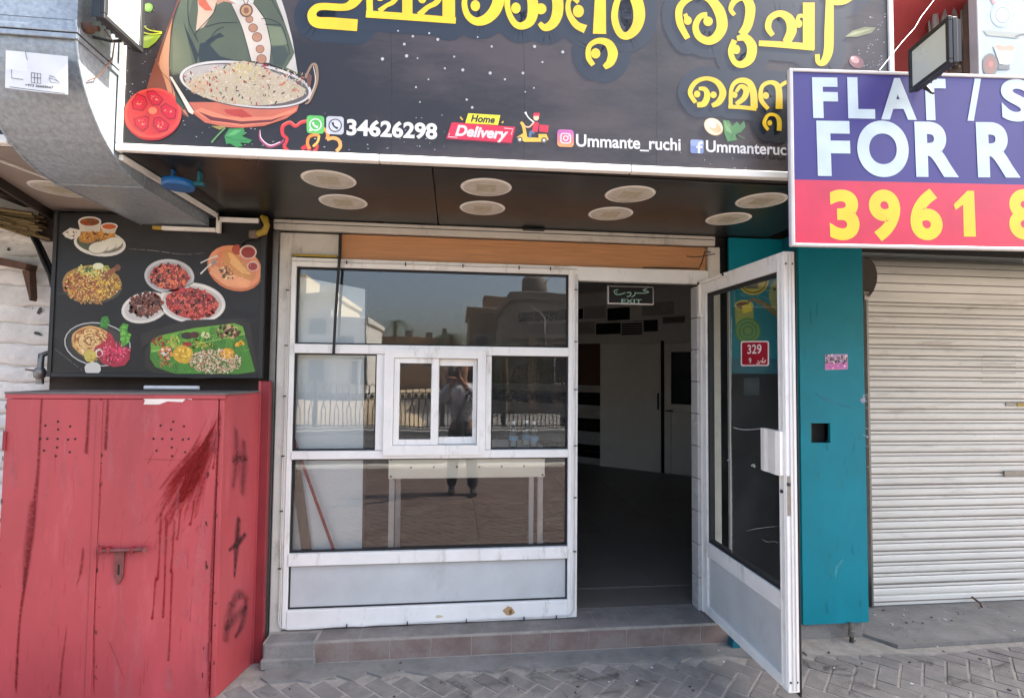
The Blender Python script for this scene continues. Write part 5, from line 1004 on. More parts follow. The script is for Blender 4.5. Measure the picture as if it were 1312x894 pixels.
def word(name, items, ink):
    for t_, x0, y0, x1, y1, cap in items:
        P = Print(RPL, .0018, .00002)
        if t_ == '1': P.poly([(x0, y0-41), (x0+17.5, y0-58.5), (x0+26, y0-58.5), (x1, y0), (x0+13, y0), (x0+12, y0-41), (x0+2.5, y0-34)], ink)
        else: P.text(t_, (x0, y0), (x1, y1), cap, ink, .045)
        P.build(name, rsn, 'print_gloss')
word('white_letter', [('F', 1041.5, 148.6, 1074, 149, 49), ('L', 1086.5, 149, 1121, 149.6, 49.5), ('A', 1128.5, 150.5, 1174, 151, 50), ('T', 1171.5, 151.2, 1213, 151.6, 50), ('/', 1239, 151.5, 1258, 152, 50), ('S', 1283.5, 152.4, 1323, 152.8, 50)], LW)
word('white_letter', [('F', 1047.5, 221.6, 1090, 222, 66.5), ('O', 1099, 222, 1165, 222.6, 66.5), ('R', 1173.5, 222.8, 1228, 223.3, 66.5), ('R', 1252.5, 223.4, 1307, 223.8, 66.5), ('E', 1316, 223.8, 1356, 224, 66.5), ('N', 1366, 224, 1420, 224, 66.5), ('T', 1428, 224, 1480, 224, 66.5)], LW)
word('yellow_digit', [('3', 1063.5, 303.5, 1101.5, 303.5, 59.5), ('9', 1114.5, 303.5, 1154.5, 303.5, 59.5), ('6', 1167, 303.5, 1208, 303.5, 59.5), ('1', 1221.5, 303.3, 1250, 303.3, 58), ('8', 1293.5, 303, 1334, 303, 59.5)], LY)

# ================================================================== FLOODLIGHTS
def flood(name_label, cen, wid, hei, rz, tilt, arm):
    f = root('floodlight', tuple(cen), name_label, 'floodlight')
    mx = Matrix.Translation(cen) @ Matrix.Rotation(rz, 4, 'Z') @ Matrix.Rotation(tilt, 4, 'Y')     # local +X faces out
    w2, h2 = wid/2, hei/2; t = min(wid, hei)*.09
    bz = MB()
    for y0, y1, z0, z1 in ((-w2, w2, h2-t, h2), (-w2, w2, -h2, -h2+t), (-w2, -w2+t, -h2+t, h2-t), (w2-t, w2, -h2+t, h2-t)): bz.box(-.012, .004, y0, y1, z0, z1, bev=.002, mx=mx)
    part('bezel', bz, 'black_metal', f)
    part('housing', MB().box(-.035, -.0125, -w2+.002, w2-.002, -h2+.002, h2-.002, bev=.004, mx=mx), 'black_metal', f)
    part('glass', MB().box(-.010, -.002, -w2+t, w2-t, -h2+t, h2-t, mx=mx), 'lamp_glass', f)
    fins = MB()
    for k in range(9): y = -w2+.01+(wid-.02)*k/8; fins.box(-.05, -.0355, y-.0015, y+.0015, -h2+.01, h2-.01, mx=mx)
    part('cooling_fins', fins, 'black_metal', f)
    part('bracket', MB().tube(arm, .006, 8), 'black_metal', f); return f
flood('black floodlight with pale glass mounted on top of the rent sign', Vector((1.925, 1.915, 2.972)), .225, .19, R(180-9), 0, [(1.975, 1.99, 2.90), (2.0, 1.98, 2.86), (2.03, 2.0, 2.87), (2.02, 2.05, 2.93)])
flood('floodlight with sunlit white glass at the left end of the big sign above the duct', Vector((-1.30, 2.165, 3.08)), .22, .255, R(-4), 0, [(-1.33, 2.2, 2.955), (-1.36, 2.19, 2.945), (-1.415, 2.17, 2.945)])
o = part('cable_gland', MB().lathe([(.02, 0), (.021, .01), (.018, .025), (.01, .03), (.01, .05)], (-1.419, 2.13, 2.955), 14, axis='x').tube([(-1.35, 2.13, 2.955), (-1.33, 2.16, 2.92), (-1.36, 2.2, 2.88), (-1.40, 2.19, 2.80), (-1.412, 2.15, 2.76)], .0025, 8), 'rusty'); o['label'] = 'rusty brown cable gland with a loop of wire on the sunlit side of the duct'; o['category'] = 'cable gland'
bl = root('blue_lamp', (-1.24, 2.5, 2.5), 'small bright blue spot lamp hanging under the soffit beside the duct', 'lamp')
part('head', MB().lathe([(.054, -.014), (.062, -.014), (.066, -.010), (.066, .018), (.05, .024), (.02, .03)], (-1.262, 2.53, 2.495), 24), 'blue_paint', bl)
part('arm', MB().box(-1.205, -1.150, 2.52, 2.545, 2.498, 2.512, bev=.002), 'teal_dark', bl); part('hanger', MB().box(-1.178, -1.166, 2.52, 2.545, 2.5125, 2.562, bev=.002), 'teal_dark', bl); part('hanger', MB().box(-1.29, -1.278, 2.515, 2.54, 2.51, 2.562, bev=.002), 'blue_paint', bl)

# white light-strip profile round the duct opening
tr = root('strip_light_profile', (-1.4, 2.8, 2.53), 'white square strip profile edging the soffit and duct opening under the sign', 'trim')
part('long_strip', MB().prism([(-1.4175, 2.36, 2.536), (-1.3995, 2.36, 2.536), (-1.366, 3.19, 2.534), (-1.384, 3.19, 2.534)], (0, 0, .022)), 'trim_white', tr)
part('cross_strip', MB().box(-1.36, -1.135, 3.165, 3.19, 2.506, 2.5315, bev=.002), 'trim_white', tr)
part('upright', MB().box(-1.368, -1.346, 3.165, 3.189, 2.440, 2.531, bev=.002), 'trim_white', tr)
part('low_strip', MB().box(-1.66, -1.369, 3.163, 3.189, 2.444, 2.466, bev=.002), 'trim_white', tr); part('end_cap', MB().box(-1.71, -1.661, 3.164, 3.188, 2.445, 2.465, bev=.002), 'yellow_tape', tr)
yb = root('taped_cable_bundle', (-1.13, 3.2, 2.45), 'knotted cable bundle wrapped in yellow tape above the menu board', 'cable bundle')
random.seed(3)
part('tape', MB().tube([(-1.14, 3.17, 2.44), (-1.10, 3.165, 2.455), (-1.085, 3.16, 2.49), (-1.10, 3.165, 2.53), (-1.12, 3.17, 2.545)], [.018, .02, .016, .02, .012], 9), 'yellow_tape', yb)
part('plug', MB().box(-1.185, -1.135, 3.155, 3.185, 2.415, 2.46, bev=.006, mx=None), 'weathered_wood', yb); part('cable', MB().tube([(-1.16, 3.18, 2.42), (-1.21, 3.185, 2.41), (-1.235, 3.19, 2.39), (-1.24, 3.19, 2.36)], .006, 8), 'black_cable', yb); part('cable', MB().tube([(-1.12, 3.18, 2.5), (-1.15, 3.19, 2.52), (-1.13, 3.2, 2.55)], .01, 8), 'black_cable', yb)

# ================================================================== LEFT NEIGHBOUR
ln = root('left_wall', (-3.2, 3.4, 0), 'rough white painted wall with wavy courses beside the menu board', 'wall')
part('core', MB().box(-7, -2.2, 3.412, 3.6, 0, 3.4), 'white_rough', ln)
z = .02; k = 0
while z < 2.62:
    h = random.uniform(.075, .13); n = 46; top, bot = [], []
    ph = random.uniform(0, 6); am = random.uniform(.004, .012)
    for i in range(n+1):
        x = -5.2+(2.9)*i/n; wv = am*math.sin(x*9+ph)+.005*math.sin(x*27+ph*2)+.003*math.sin(x*55+ph*3)+random.uniform(-.0015, .0015)
        bot.append((x, z+wv)); top.append((x, z+h-.006+wv*.8))
    m_ = MB()
    vs = [(x, 3.408+random.uniform(-.003, .003), zz) for x, zz in bot]+[(x, 3.380+random.uniform(-.005, .005), zz+.014) for x, zz in bot]+[(x, 3.404+random.uniform(-.003, .003), zz) for x, zz in top]
    m_.add(vs, [[i, i+1, n+2+i, n+1+i] for i in range(n)]+[[n+1+i, n+2+i, 2*n+3+i, 2*n+2+i] for i in range(n)], smooth=True)
    part('course', m_, 'white_rough', ln); z += h; k += 1
P = Print(Plane((0, 3.388, 0), (0, -1, 0)), .001); hk = c(60, 54, 50)
for x, y, a, b in ((51, 398, 4, 6), (11, 320, 3, 3), (48, 427, 5, 3), (53, 430, 3, 2), (34, 412, 2, 2), (41, 414, 1, 1), (42, 395, 1, 1)): P.ell(x, y, a*.8, b*.8, hk, rot=20, n=11, jit=.3)
P.build('chipped_spots', ln)
br = root('steel_angle', tuple(at(20, 345, 3.3)), 'rusty steel angle bracket sticking out of the white wall at the left', 'bracket')
qa, qb, qc_ = at(-20, 333, 3.3), at(32, 343, 3.3), at(35, 380, 3.3)
part('arm', MB().prism([qa+Vector((0, 0, .035)), qb+Vector((.01, 0, .025)), qb+Vector((0, 0, -.012)), qa+Vector((0, 0, -.01))], (0, .08, 0)), 'rusty', br)
part('leg', MB().prism([qb+Vector((-.03, .02, -.012)), qb+Vector((.008, .02, -.012)), qc_+Vector((.004, .02, .0)), qc_+Vector((-.002, .02, -.02))], (0, .05, 0)), 'rusty', br)
vp = root('water_valve', tuple(at(50, 480, 3.25)), 'old grey pipe valve beside the lower left corner of the menu board', 'valve')
part('pipe', MB().tube([at(62, 452, 3.3), at(53, 455, 3.28), at(52, 466, 3.27), at(51, 492, 3.27)], [.014, .017, .016, .02], 10), 'grey_metal', vp); part('body', MB().lathe([(.018, -.03), (.028, -.02), (.03, .01), (.02, .03)], tuple(at(51, 478, 3.26)), 12), 'grey_metal', vp); part('lever', MB().box(-.055, .0, -.006, .006, -.004, .004, bev=.002, mx=Matrix.Translation(at(46, 475, 3.24)) @ Matrix.Rotation(R(8), 4, 'Y')), 'rusty', vp)
o = part('thick_cable', MB().tube([at(40, 300, 3.36), at(48, 315, 3.33), at(56, 335, 3.32), at(64, 352, 3.31), at(68, 368, 3.31)], .013, 8).tube([at(44, 300, 3.36), at(54, 318, 3.34), at(64, 340, 3.33), at(69, 352, 3.32)], .01, 8), 'black_cable'); o['label'] = 'thick dark cables running down beside the menu board on the white wall'; o['category'] = 'cable'
lc = root('left_canopy', (-2.4, 2.8, 2.56), 'neighbouring canopy with beige soffit and dark rafters at the left edge', 'canopy')
part('soffit', MB().prism([(-1.80, 2.36, ZS), (-2.05, 2.36, ZS), (-2.22, 2.81, ZS), (-2.31, 3.29, ZS), (-1.80, 3.29, ZS)], (0, 0, .02)), 'soffit_beige', lc)
part('light_strip', MB().prism([(-2.02, 2.38, ZS-.008), (-2.005, 2.38, ZS-.008), (-1.805, 3.28, ZS-.008), (-1.82, 3.28, ZS-.008)], (0, 0, .0075)), 'trim_white', lc)
part('sign_edge', MB().box(-6, -1.81, 2.31, 2.34, ZS+.035, 3.7), 'sign_black', lc); part('sign_trim', MB().box(-6, -1.805, 2.305, 2.345, ZS-.002, ZS+.033, bev=.003), 'trim_white', lc)
part('fascia', MB().prism([(-2.06, 2.36, ZS-.0), (-2.075, 2.36, ZS), (-2.335, 3.29, ZS), (-2.32, 3.29, ZS)], (0, 0, -.05)), 'brown_dark', lc)
part('roof', MB().box(-7, -1.81, 2.36, 3.7, 2.86, 2.94), 'brown_dark', lc)
for k, x in enumerate((-2.5, -2.9, -3.3)): part('rafter', MB().box(x-.04, x+.04, 2.4, 3.4, 2.6, 2.7, bev=.006), 'brown_dark', lc)
part('dark_backing', MB().box(-2.4, -2.21, 3.30, 3.39, 2.40, 2.7), 'brown_dark', lc)
so_ = MB(); random.seed(11)
for i in range(40): y = random.uniform(3.18, 3.36); z = random.uniform(2.47, 2.56); so_.tube([(-2.9+random.uniform(-.1, .1), y, z-.04), (-2.6, y, z-.015), (-2.36+random.uniform(-.1, .06), y, z-.03-random.uniform(0, .06))], random.uniform(.004, .012), 5)
part('straw_bundle', so_, 'straw', lc)

# ================================================================== UPPER RIGHT NEIGHBOUR
aw = root('red_awning', (3.2, 3.2, 3.0), 'faded red sloping awning with wooden beams behind the floodlight', 'awning')
part('sheet', MB().prism([(2.12, 3.2, 3.3), (3.9, 3.2, 3.55), (3.9, 2.4, 4.3), (2.12, 2.4, 4.0)], (0, .02, .03)), 'awning_red', aw)
part('wall_panel', MB().box(2.12, 4.2, 3.36, 3.4, 3.05, 4.2), 'awning_red', aw)
part('beam', MB().prism([at(1150, 22, 2.9), at(1150, 34, 2.9), at(1182, 12, 2.75), at(1200, -14, 2.65), at(1182, -14, 2.65)], (0, .1, 0)), 'beam_brown', aw)
part('valance', MB().prism([at(1143, 34, 3.1), at(1146, 46, 3.1), at(1190, 28, 3.05), at(1214, 4, 3.0), at(1216, -20, 3.0), at(1206, -20, 3.0)], (0, .03, 0)), 'awning_red', aw)
part('dark_gap', MB().box(2.1, 3.0, 3.2, 3.3, 2.75, 3.42), 'brown_dark', aw)
tpn = root('hanging_tarp', tuple(at(1215, 80, 2.75)), 'brown tarpaulin folded over a pole behind the floodlight', 'tarpaulin')
cols_ = []
for i in range(13):
    t = i/12; px0 = 1188+44*t; cols_.append((px0, 24-38*t if t < .6 else 1-24*(t-.6), 60+28*math.sin(t*2.2), 2.78+.05*math.sin(i*1.9)))
m_ = MB(); vs = []
for px0, ya, yb_, Y in cols_: vs += [at(px0, ya, Y), at(px0+2, (ya+yb_)/2, Y-.03), at(px0+3, yb_, Y)]
m_.add(vs, [[3*i+j, 3*i+3+j, 3*i+4+j, 3*i+1+j] for i in range(12) for j in range(2)], smooth=True)
o = part('cloth', m_, 'tarp', tpn); md = o.modifiers.new('thickness', 'SOLIDIFY'); md.thickness = .01
part('pole', MB().tube([at(1238, -30, 2.72), at(1238, 100, 2.72)], .02, 10), 'beam_brown', tpn); part('cream_sheet', MB().prism([at(1218, 60, 2.8), at(1236, 55, 2.8), at(1236, 100, 2.8), at(1218, 100, 2.8)], (0, .02, 0)), 'soffit_beige', tpn)
cbd = root('crockery_board', tuple(at(1290, 95, 2.5)), 'pale blue shop board printed with plates and a cup at the top right', 'sign')
qa = at(1252, -60, 2.5); qb = at(1256, 110, 2.5)
part('panel', MB().box(qa.x, qa.x+1.3, 2.5, 2.53, qb.z, qa.z), 'board_pale', cbd); part('edge', MB().box(qa.x-.022, qa.x-.001, 2.49, 2.54, qb.z, qa.z, bev=.003), 'frame_grey', cbd)
P = Print(Plane((0, 2.5, 0), (0, -1, 0)), .0015, .0002)
P.ell(1284, 20, 15, 16, c(176, 196, 206)); P.ell(1284, 20, 12.5, 13.5, c(196, 214, 222)); P.ell(1284, 20, 9.5, 10.5, c(150, 168, 180)); P.ell(1284, 20, 8, 8.8, c(206, 222, 228)); P.stroke([(1268, -4), (1274, 6)], 4, c(206, 150, 156)); P.poly([(1259, 39), (1307, 43), (1304, 50), (1264, 46)], c(164, 172, 164)); P.stroke([(1300, 48), (1308, 45), (1316, 44)], 2, c(120, 110, 110))
P.ell(1268, 84, 10, 15, c(120, 120, 116)); P.ell(1268, 84, 7.5, 11.5, c(150, 112, 104)); P.ell(1269, 83, 3, 4, c(190, 120, 116)); P.poly([(1272, 60), (1278, 58), (1286, 60), (1294, 58), (1301, 62), (1296, 82), (1290, 84), (1280, 83)], c(206, 206, 196)); P.poly([(1273, 60), (1278, 58), (1286, 60), (1294, 58), (1300, 62), (1296, 66), (1278, 65)], c(196, 170, 150)); P.poly([(1279, 84), (1292, 84), (1293, 90), (1278, 90)], c(120, 124, 130)); P.bits(26, in_box(1258, 2, 1312, 40), (.5, 1.2), [c(170, 190, 204)]); P.build('printed_crockery', cbd)
o = part('stay_wire', MB().tube([at(1127, 90, 2.05), at(1155, 55, 2.12), at(1172, 36, 2.18), at(1180, 22, 2.22), at(1200, -4, 2.3), at(1215, -25, 2.36)], .0016, 6), 'trim_white'); o['label'] = 'thin white wire rising from the rent sign towards the red awning'; o['category'] = 'wire'

# ================================================================== ACROSS THE STREET (seen mirrored in the glass)
fe = root('railing_fence', (-1, -8.6, 0), 'dark ornamental iron railing along the far side of the road, mirrored in the window', 'fence')
um = MB()
for x in (0, .175): um.tube([(x, 0, .06), (x, 0, 1.22)] if x == 0 else [(x, 0, .75), (x, 0, 1.22)], .016, 5)
um.tube([(.115, 0, .06), (.12, 0, .55), (.175, 0, .75)], .014, 5).tube([(.235, 0, .06), (.23, 0, .55), (.175, 0, .75)], .014, 5)
um.box(0, .35, -.015, .015, 1.0, 1.03).box(0, .35, -.015, .015, .84, .87).box(0, .35, -.015, .015, .08, .11)
for x in (.0875, .2625): um.lathe([(.045, -.008), (.062, -.008), (.062, .008), (.045, .008)], (x, 0, .935), 10, axis='y')
um.tube([(0, 0, 1.22), (.08, 0, 1.30), (.175, 0, 1.22), (.26, 0, 1.30), (.35, 0, 1.22)], .013, 5)
me = um.mesh('railing_panel', 'fence_paint')
for k in range(44):
    o = bpy.data.objects.new('railing_panel', me); COL.objects.link(o); o.parent = fe; o.location = (-9+k*.35+1, 0, 0)
pm = MB().box(-.04, .04, -.04, .04, 0, 1.4, bev=.005).mesh('post', 'fence_paint')
for k in range(9):
    o = bpy.data.objects.new('post', pm); COL.objects.link(o); o.parent = fe; o.location = (-8.0+k*1.75-.06, 0, 0)
part('plinth', MB().box(-9, 6.5, -8.72, -8.48, 0, .06, bev=.01), 'kerb', fe)

def house(name, label, x0, x1, yf, dep, h, m, wins, extra=None):
    b = root(name, ((x0+x1)/2, yf-dep/2, 0), label, 'building')
    part('wall', MB().box(x0, x1, yf-dep, yf, -.1, h), m, b); part('parapet', MB().box(x0-.15, x1+.15, yf-dep-.15, yf+.15, h, h+.35, bev=.03), m, b)
    for (wx, wz, ww, wh_) in wins:
        f = part('window', MB().box(wx-.08, wx+ww+.08, yf+.005, yf+.07, wz-.08, wz+wh_+.08, bev=.01), 'frame_grey', b); part('pane', MB().box(wx, wx+ww, yf+.072, yf+.08, wz, wz+wh_), 'window_dark', f)
    if extra: extra(b)
    return b
house('cream_house', 'cream two storey house with one dark window mirrored at the left of the glass', -13.5, -7.9, -30, 9, 6.5, 'wall_cream', [(-9.6, 3.6, 1.0, 1.4), (-11.6, 3.6, 1.0, 1.4), (-9.6, .9, 1, 1.4)])
house('white_house', 'white house with a low balcony mirrored left of the middle of the glass', -7.6, -5.4, -27, 7, 4.6, 'wall_white', [(-7.1, 2.6, .9, 1.1), (-6.2, .8, .8, 1.6)])
house('low_brown_house', 'long low brown house on the mirrored skyline', -7, .6, -46, 8, 4.6, 'wall_brown', [(-5.5, 2.0, 1.1, 1.2), (-3, 2, 1.1, 1.2), (-.9, 2, 1.1, 1.2)])
house('tan_house', 'tan block house behind the dark house in the reflection', .9, 3.6, -24, 6, 5.0, 'wall_brown', [(1.3, 2.6, .7, 1.1)])
def dome(b):
    part('tank', MB().lathe([(.55, 5.2), (.6, 5.3), (.6, 5.75), (.45, 5.95), (.1, 6.0)], (3.6, -17, 0), 18), 'wall_grey', b); part('lean_to', MB().prism([(2.0, -15.9, 3.6), (2.5, -15.9, 4.4), (2.5, -15.9, 0), (2.0, -15.9, 0)], (0, -3, 0)), 'wall_grey', b); part('pipe', MB().tube([(3.3, -15.92, 4.5), (3.9, -15.92, 4.0), (4.0, -15.92, 2.6)], .04, 6), 'frame_grey', b)
house('dark_house', 'dark shaded house with rooftop tank mirrored at the right of the glass', 2.5, 12, -16, 8, 4.75, 'wall_grey', [(4.4, 1.2, .9, 1.4), (6.2, 1.2, .9, 1.4), (8.4, 1.2, .9, 1.4)], dome)
house('far_white_block', 'white apartment block far to the left across the road', -34, -16, -34, 12, 8.5, 'wall_white', [(-32+k*3.2, z_, 1.3, 1.5) for k in range(5) for z_ in (1.2, 4.6)])
house('far_cream_block', 'cream apartment block far to the right across the road', 14, 30, -26, 12, 9, 'wall_cream', [(15.5+k*3, z_, 1.2, 1.5) for k in range(5) for z_ in (1.2, 4.6)])
def facade_bits(bname, items):
    b = bpy.data.objects[bname]
    for nm, m_, d_ in items: part(nm, MB().box(*d_, bev=.01), m_, b)
facade_bits('dark_house', [('cornice', 'wall_grey', (2.4, 12.1, -15.99, -15.7, 3.1, 3.3)), ('pier', 'wall_brown', (3.2, 3.5, -15.99, -15.8, 0, 3.1)), ('pier', 'wall_brown', (5.5, 5.8, -15.99, -15.8, 0, 3.1)), ('pier', 'wall_brown', (7.4, 7.7, -15.99, -15.8, 0, 3.1)), ('door', 'window_dark', (3.7, 4.25, -15.99, -15.9, 0, 2.1)), ('air_conditioner', 'frame_grey', (6.3, 7.0, -15.99, -15.6, 2.75, 3.05))])
facade_bits('cream_house', [('balcony', 'wall_white', (-10.2, -8.1, -29.99, -29.2, 3.0, 3.2)), ('balcony_rail', 'wall_white', (-10.2, -8.1, -29.28, -29.2, 3.2, 3.9)), ('air_conditioner', 'frame_grey', (-8.7, -8.1, -29.99, -29.6, 5.2, 5.7)), ('roof_room', 'wall_cream', (-12.5, -10.5, -36, -32, 6.86, 8.4)), ('water_tank', 'wall_white', (-9.6, -8.6, -34, -33, 6.86, 7.8))])
facade_bits('white_house', [('canopy', 'frame_grey', (-7.3, -5.6, -26.99, -26.2, 2.2, 2.3)), ('column', 'wall_white', (-7.25, -7.1, -26.4, -26.25, 0, 2.19)), ('column', 'wall_white', (-5.8, -5.65, -26.4, -26.25, 0, 2.19))])
facade_bits('low_brown_house', [('water_tank', 'wall_grey', (-5, -4.2, -50, -49, 4.96, 5.8)), ('water_tank', 'wall_grey', (-2.9, -2.2, -50, -49, 4.96, 5.7)), ('dish_mount', 'wall_grey', (-1.2, -.7, -50, -49, 4.96, 6.1))])
facade_bits('tan_house', [('roof_room', 'wall_brown', (1.9, 3.2, -28, -26, 5.36, 6.3)), ('air_conditioner', 'frame_grey', (2.4, 3.0, -23.99, -23.6, 3.2, 3.6))])
ow = root('overhead_wires', (5.2, -9.6, 6.8), 'overhead wires running from the street pole over the mirrored houses', 'wires')
for k in range(4): part('wire', MB().tube([(5.2+.05*k, -9.6, 6.9-.12*k), (4.3+.2*k, -12.5, 6.2-.1*k), (3.4+.5*k, -16.2, 5.5)], .012, 5), 'black_cable', ow)
def palm(x, y, h, label, seed):
    random.seed(seed); t = root('palm_tree', (x, y, 0), label, 'tree', 'palm trees across the road')
    part('trunk', MB().tube([(x, y, -.1), (x+.05, y, h*.5), (x, y, h)], [.17, .13, .12], 9), 'trunk', t)
    m_ = MB()
    for k in range(22):
        a = random.uniform(0, 6.28); L = random.uniform(1.2, 1.9); d0 = Vector((math.cos(a), math.sin(a), 0)); s = d0.cross(Vector((0, 0, 1))); pts = []
        lift = random.uniform(-.1, .9)
        for i in range(9): u_ = i/8; pts.append(Vector((x, y, h))+d0*L*u_+Vector((0, 0, lift*u_-1.5*u_*u_)))
        for i in range(8):
            for sg_ in (-1, 1):
                for q in (0, .5):
                    p = pts[i].lerp(pts[i+1], q); l_ = .34*math.sin(math.pi*min(.95, (i+q+1)/9.5)); e = p+s*sg_*l_+(pts[i+1]-pts[i])*.9+Vector((0, 0, -.1*l_-.04)); w_ = (pts[i+1]-pts[i])*.16
                    m_.add([p, p+w_, e], [[0, 1, 2]])
    part('crown', m_, 'leaf', t)
palm(-.2, -22, 3.6, 'young palm left of the middle of the mirrored skyline', 5); palm(2.0, -14.6, 2.7, 'palm in front of the dark house in the reflection', 6); palm(-4.4, -34, 5.4, 'tall palm beside the low brown house in the reflection', 8)
def shrub(x, y, r_, h, label, seed):
    random.seed(seed); t = root('shrub', (x, y, 0), label, 'shrub', 'shrubs behind the railing'); m_ = MB()
    for i in range(700):
        a = random.uniform(0, 6.28); b = math.acos(random.uniform(-.3, 1)); rr = r_*random.uniform(.55, 1.05)*(1+.2*math.sin(3*a)); p = Vector((x+rr*math.sin(b)*math.cos(a), y+rr*math.sin(b)*math.sin(a), h*.45+h*.55*math.cos(b)*random.uniform(.7, 1)))
        d0 = Vector((random.uniform(-1, 1), random.uniform(-1, 1), random.uniform(-.5, 1))).normalized()*.09; e = d0.orthogonal().normalized()*.04
        m_.add([p-e, p+e, p+d0], [[0, 1, 2]])
    part('foliage', m_, 'leaf', t)
    part('stem', MB().tube([(x, y, -.1), (x, y, h*.6)], .04, 6), 'trunk', t)
shrub(3.2, -13.6, 1.0, 2.4, 'loose dark shrub against the dark house', 21); shrub(1.4, -13.2, .8, 1.7, 'smaller shrub left of the dark house', 22)
lp = root('street_pole', (5.2, -9.6, 0), 'tall thin street pole mirrored near the right edge of the window', 'pole')
part('pole', MB().tube([(5.2, -9.6, 0), (5.2, -9.6, 7)], [.07, .045], 10), 'grey_metal', lp); part('arm', MB().tube([(5.2, -9.6, 6.9), (5.6, -9.2, 7.2), (6.2, -8.6, 7.2)], .03, 8), 'grey_metal', lp)
hp_ = root('rubble_heap', (-3.2, -10.6, 0), 'pale heap covered by a sheet behind the railing', 'heap'); m_ = MB(); n = 18; vs = []; random.seed(4)
for j in range(7):
    for i in range(n+1): x = -5.5+4.6*i/n; y = -11.6+j*.33; vs.append((x, y, 0.5*max(0, math.sin(math.pi*j/6))*(.55+.45*math.sin(math.pi*i/n))*random.uniform(.85, 1.1) if 0 < i < n else 0))
m_.add(vs, [[j*(n+1)+i, j*(n+1)+i+1, (j+1)*(n+1)+i+1, (j+1)*(n+1)+i] for j in range(6) for i in range(n)], smooth=True); part('cover', m_, 'sand', hp_)

# ================================================================== THE PHOTOGRAPHER (mirrored in the hatch window)
pe = root('person', (.13, -.62, 0), 'person in pale grey shirt and dark trousers holding up a phone', 'person')
def skin(name, joints, edges, m, par, sub=2, rootv=0):
    off = wloc(par); me = bpy.data.meshes.new(name); me.from_pydata([Vector(j[0])-off for j in joints], edges, []); me.materials.append(MATS[m])
    o = bpy.data.objects.new(name, me); COL.objects.link(o); o.parent = par
    bm = bmesh.new(); bm.from_mesh(me); ly = bm.verts.layers.skin.verify(); bm.verts.ensure_lookup_table()
    for v, j in zip(bm.verts, joints): v[ly].radius = j[1] if isinstance(j[1], tuple) else (j[1], j[1]); v[ly].use_root = (v.index == rootv)
    bm.to_mesh(me); bm.free()
    s = o.modifiers.new('skin', 'SKIN'); s.use_smooth_shade = True; d = o.modifiers.new('smooth', 'SUBSURF'); d.levels = sub; d.render_levels = sub
    return o
BX, BY = .13, -.62
def chain(js, a0=0): return [(a0+i, a0+i+1) for i in range(len(js)-1)]
J = [((BX, BY, .97), (.12, .085)), ((BX, BY, 1.12), (.12, .085)), ((BX, BY+.01, 1.30), (.13, .09)), ((BX, BY, 1.43), (.09, .06)), ((BX, BY+.01, 1.52), (.058, .058)), ((BX, BY+.02, 1.60), (.075, .085)), ((BX, BY+.03, 1.70), (.085, .1)), ((BX, BY+.02, 1.78), (.06, .07)),
     ((BX-.19, BY, 1.42), .06), ((BX-.27, BY+.14, 1.26), .047), ((BX-.13, BY+.40, 1.50), .036), ((BX-.10, BY+.47, 1.56), .034),
     ((BX+.19, BY, 1.42), .06), ((BX+.26, BY+.14, 1.26), .047), ((BX+.0, BY+.40, 1.50), .036), ((BX-.035, BY+.47, 1.56), .034),
     ((BX-.10, BY, .86), .095), ((BX-.11, BY-.01, .50), .068), ((BX-.13, BY-.06, .12), .045), ((BX-.13, BY-.03, .05), .042), ((BX-.135, BY+.1, .035), .036),
     ((BX+.10, BY, .86), .095), ((BX+.13, BY+.03, .50), .068), ((BX+.16, BY+.04, .12), .045), ((BX+.16, BY+.07, .05), .042), ((BX+.175, BY+.2, .035), .036)]
ED = [(0, 1), (1, 2), (2, 3), (3, 4), (4, 5), (5, 6), (6, 7), (3, 8), (8, 9), (9, 10), (10, 11), (3, 12), (12, 13), (13, 14), (14, 15), (0, 16), (16, 17), (17, 18), (18, 19), (19, 20), (0, 21), (21, 22), (22, 23), (23, 24), (24, 25)]
skin('body', J, ED, 'skin', pe)
Sh = [((BX, BY, .90), (.175, .125)), ((BX, BY, 1.10), (.17, .125)), ((BX, BY+.01, 1.30), (.185, .135)), ((BX, BY, 1.42), (.14, .09)), ((BX-.20, BY, 1.42), .078), ((BX-.27, BY+.14, 1.26), .068), ((BX+.20, BY, 1.42), .078), ((BX+.26, BY+.14, 1.26), .068), ((BX-.15, BY+.37, 1.48), .05), ((BX+.02, BY+.37, 1.48), .05)]
skin('shirt', Sh, [(0, 1), (1, 2), (2, 3), (3, 4), (4, 5), (3, 6), (6, 7), (5, 8), (7, 9)], 'shirt', pe)
Tr = [((BX, BY, .95), (.16, .115)), ((BX-.10, BY, .84), .11), ((BX-.11, BY-.01, .50), .085), ((BX-.13, BY-.05, .075), .075), ((BX+.10, BY, .84), .11), ((BX+.13, BY+.03, .50), .085), ((BX+.16, BY+.05, .075), .075)]
skin('trousers', Tr, [(0, 1), (1, 2), (2, 3), (0, 4), (4, 5), (5, 6)], 'trousers', pe)
for x, y in ((BX-.13, BY-.03), (BX+.165, BY+.07)): part('shoe', MB().box(x-.045, x+.045, y-.1, y+.17, .008, .095, bev=.028), 'shoe', pe)
part('hair', MB().lathe([(.094, -.03), (.10, .02), (.085, .07), (.05, .095), (.01, .1)], (BX, BY, 1.75), 16), 'hair', pe)
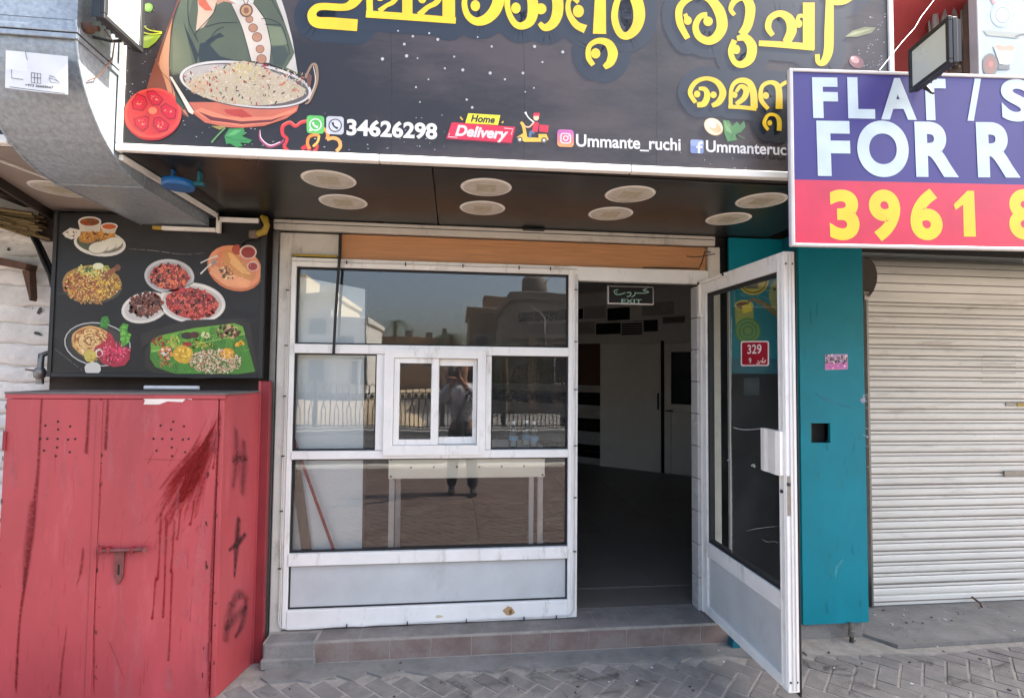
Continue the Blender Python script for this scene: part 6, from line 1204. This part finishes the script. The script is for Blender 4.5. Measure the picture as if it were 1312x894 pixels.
part('nose', MB().add([(BX-.014, BY+.118, 1.66), (BX+.014, BY+.118, 1.66), (BX, BY+.145, 1.662), (BX, BY+.12, 1.70)], [[0, 1, 2], [1, 3, 2], [3, 0, 2]]), 'skin', pe)
for s in (-1, 1):
    part('eye', MB().lathe([(.002, -.004), (.009, 0), (.002, .004)], (BX+s*.03, BY+.115, 1.70), 10, axis='y'), 'hair', pe); part('ear', MB().lathe([(.008, -.02), (.02, 0), (.008, .02)], (BX+s*.092, BY+.01, 1.69), 10), 'skin', pe)
part('mouth', MB().box(BX-.022, BX+.022, BY+.113, BY+.119, 1.628, 1.634), 'hair', pe)
for s in (-1, 1):
    hx = -.045 if s < 0 else .172-.075
    for k in range(4): z = 1.575+k*.021; part('finger', MB().tube([(s*.088+.005*s, BY+.475, z-.01), (s*.094, BY+.53, z), (s*.086, BY+.572, z), (s*.066, BY+.566, z)], [.01, .0095, .009, .007], 7), 'skin', pe)
    part('thumb', MB().tube([(s*.082, BY+.47, 1.585), (s*.072, BY+.505, 1.60), (s*.05, BY+.535, 1.615)], [.012, .011, .008], 7), 'skin', pe)
    part('palm', MB().tube([(BX-.10 if s < 0 else BX-.035, BY+.46, 1.55), (s*.07, BY+.475, 1.575), (s*.088, BY+.49, 1.605)], [.03, .03, .02], 8), 'skin', pe)
ph = root('mobile_phone', (0, -.062, 1.6), 'dark mobile phone held up in both hands by the mirrored person', 'phone')
part('body', MB().box(-.078, .078, -.066, -.058, 1.585, 1.66, bev=.002), 'black_metal', ph); part('screen', MB().box(-.074, .074, -.0675, -.0662, 1.588, 1.657), 'window_dark', ph)
bgp = root('shoulder_bag', (BX-.02, BY+.16, .95), 'small dark bag worn at the front of the mirrored person', 'bag')
part('pouch', MB().box(BX-.1, BX+.09, BY+.135, BY+.2, .86, 1.0, bev=.02), 'trousers', bgp); part('strap', MB().tube([(BX-.08, BY+.15, 1.0), (BX+.05, BY+.155, 1.28), (BX+.13, BY+.03, 1.49)], .012, 6), 'black_cable', bgp)
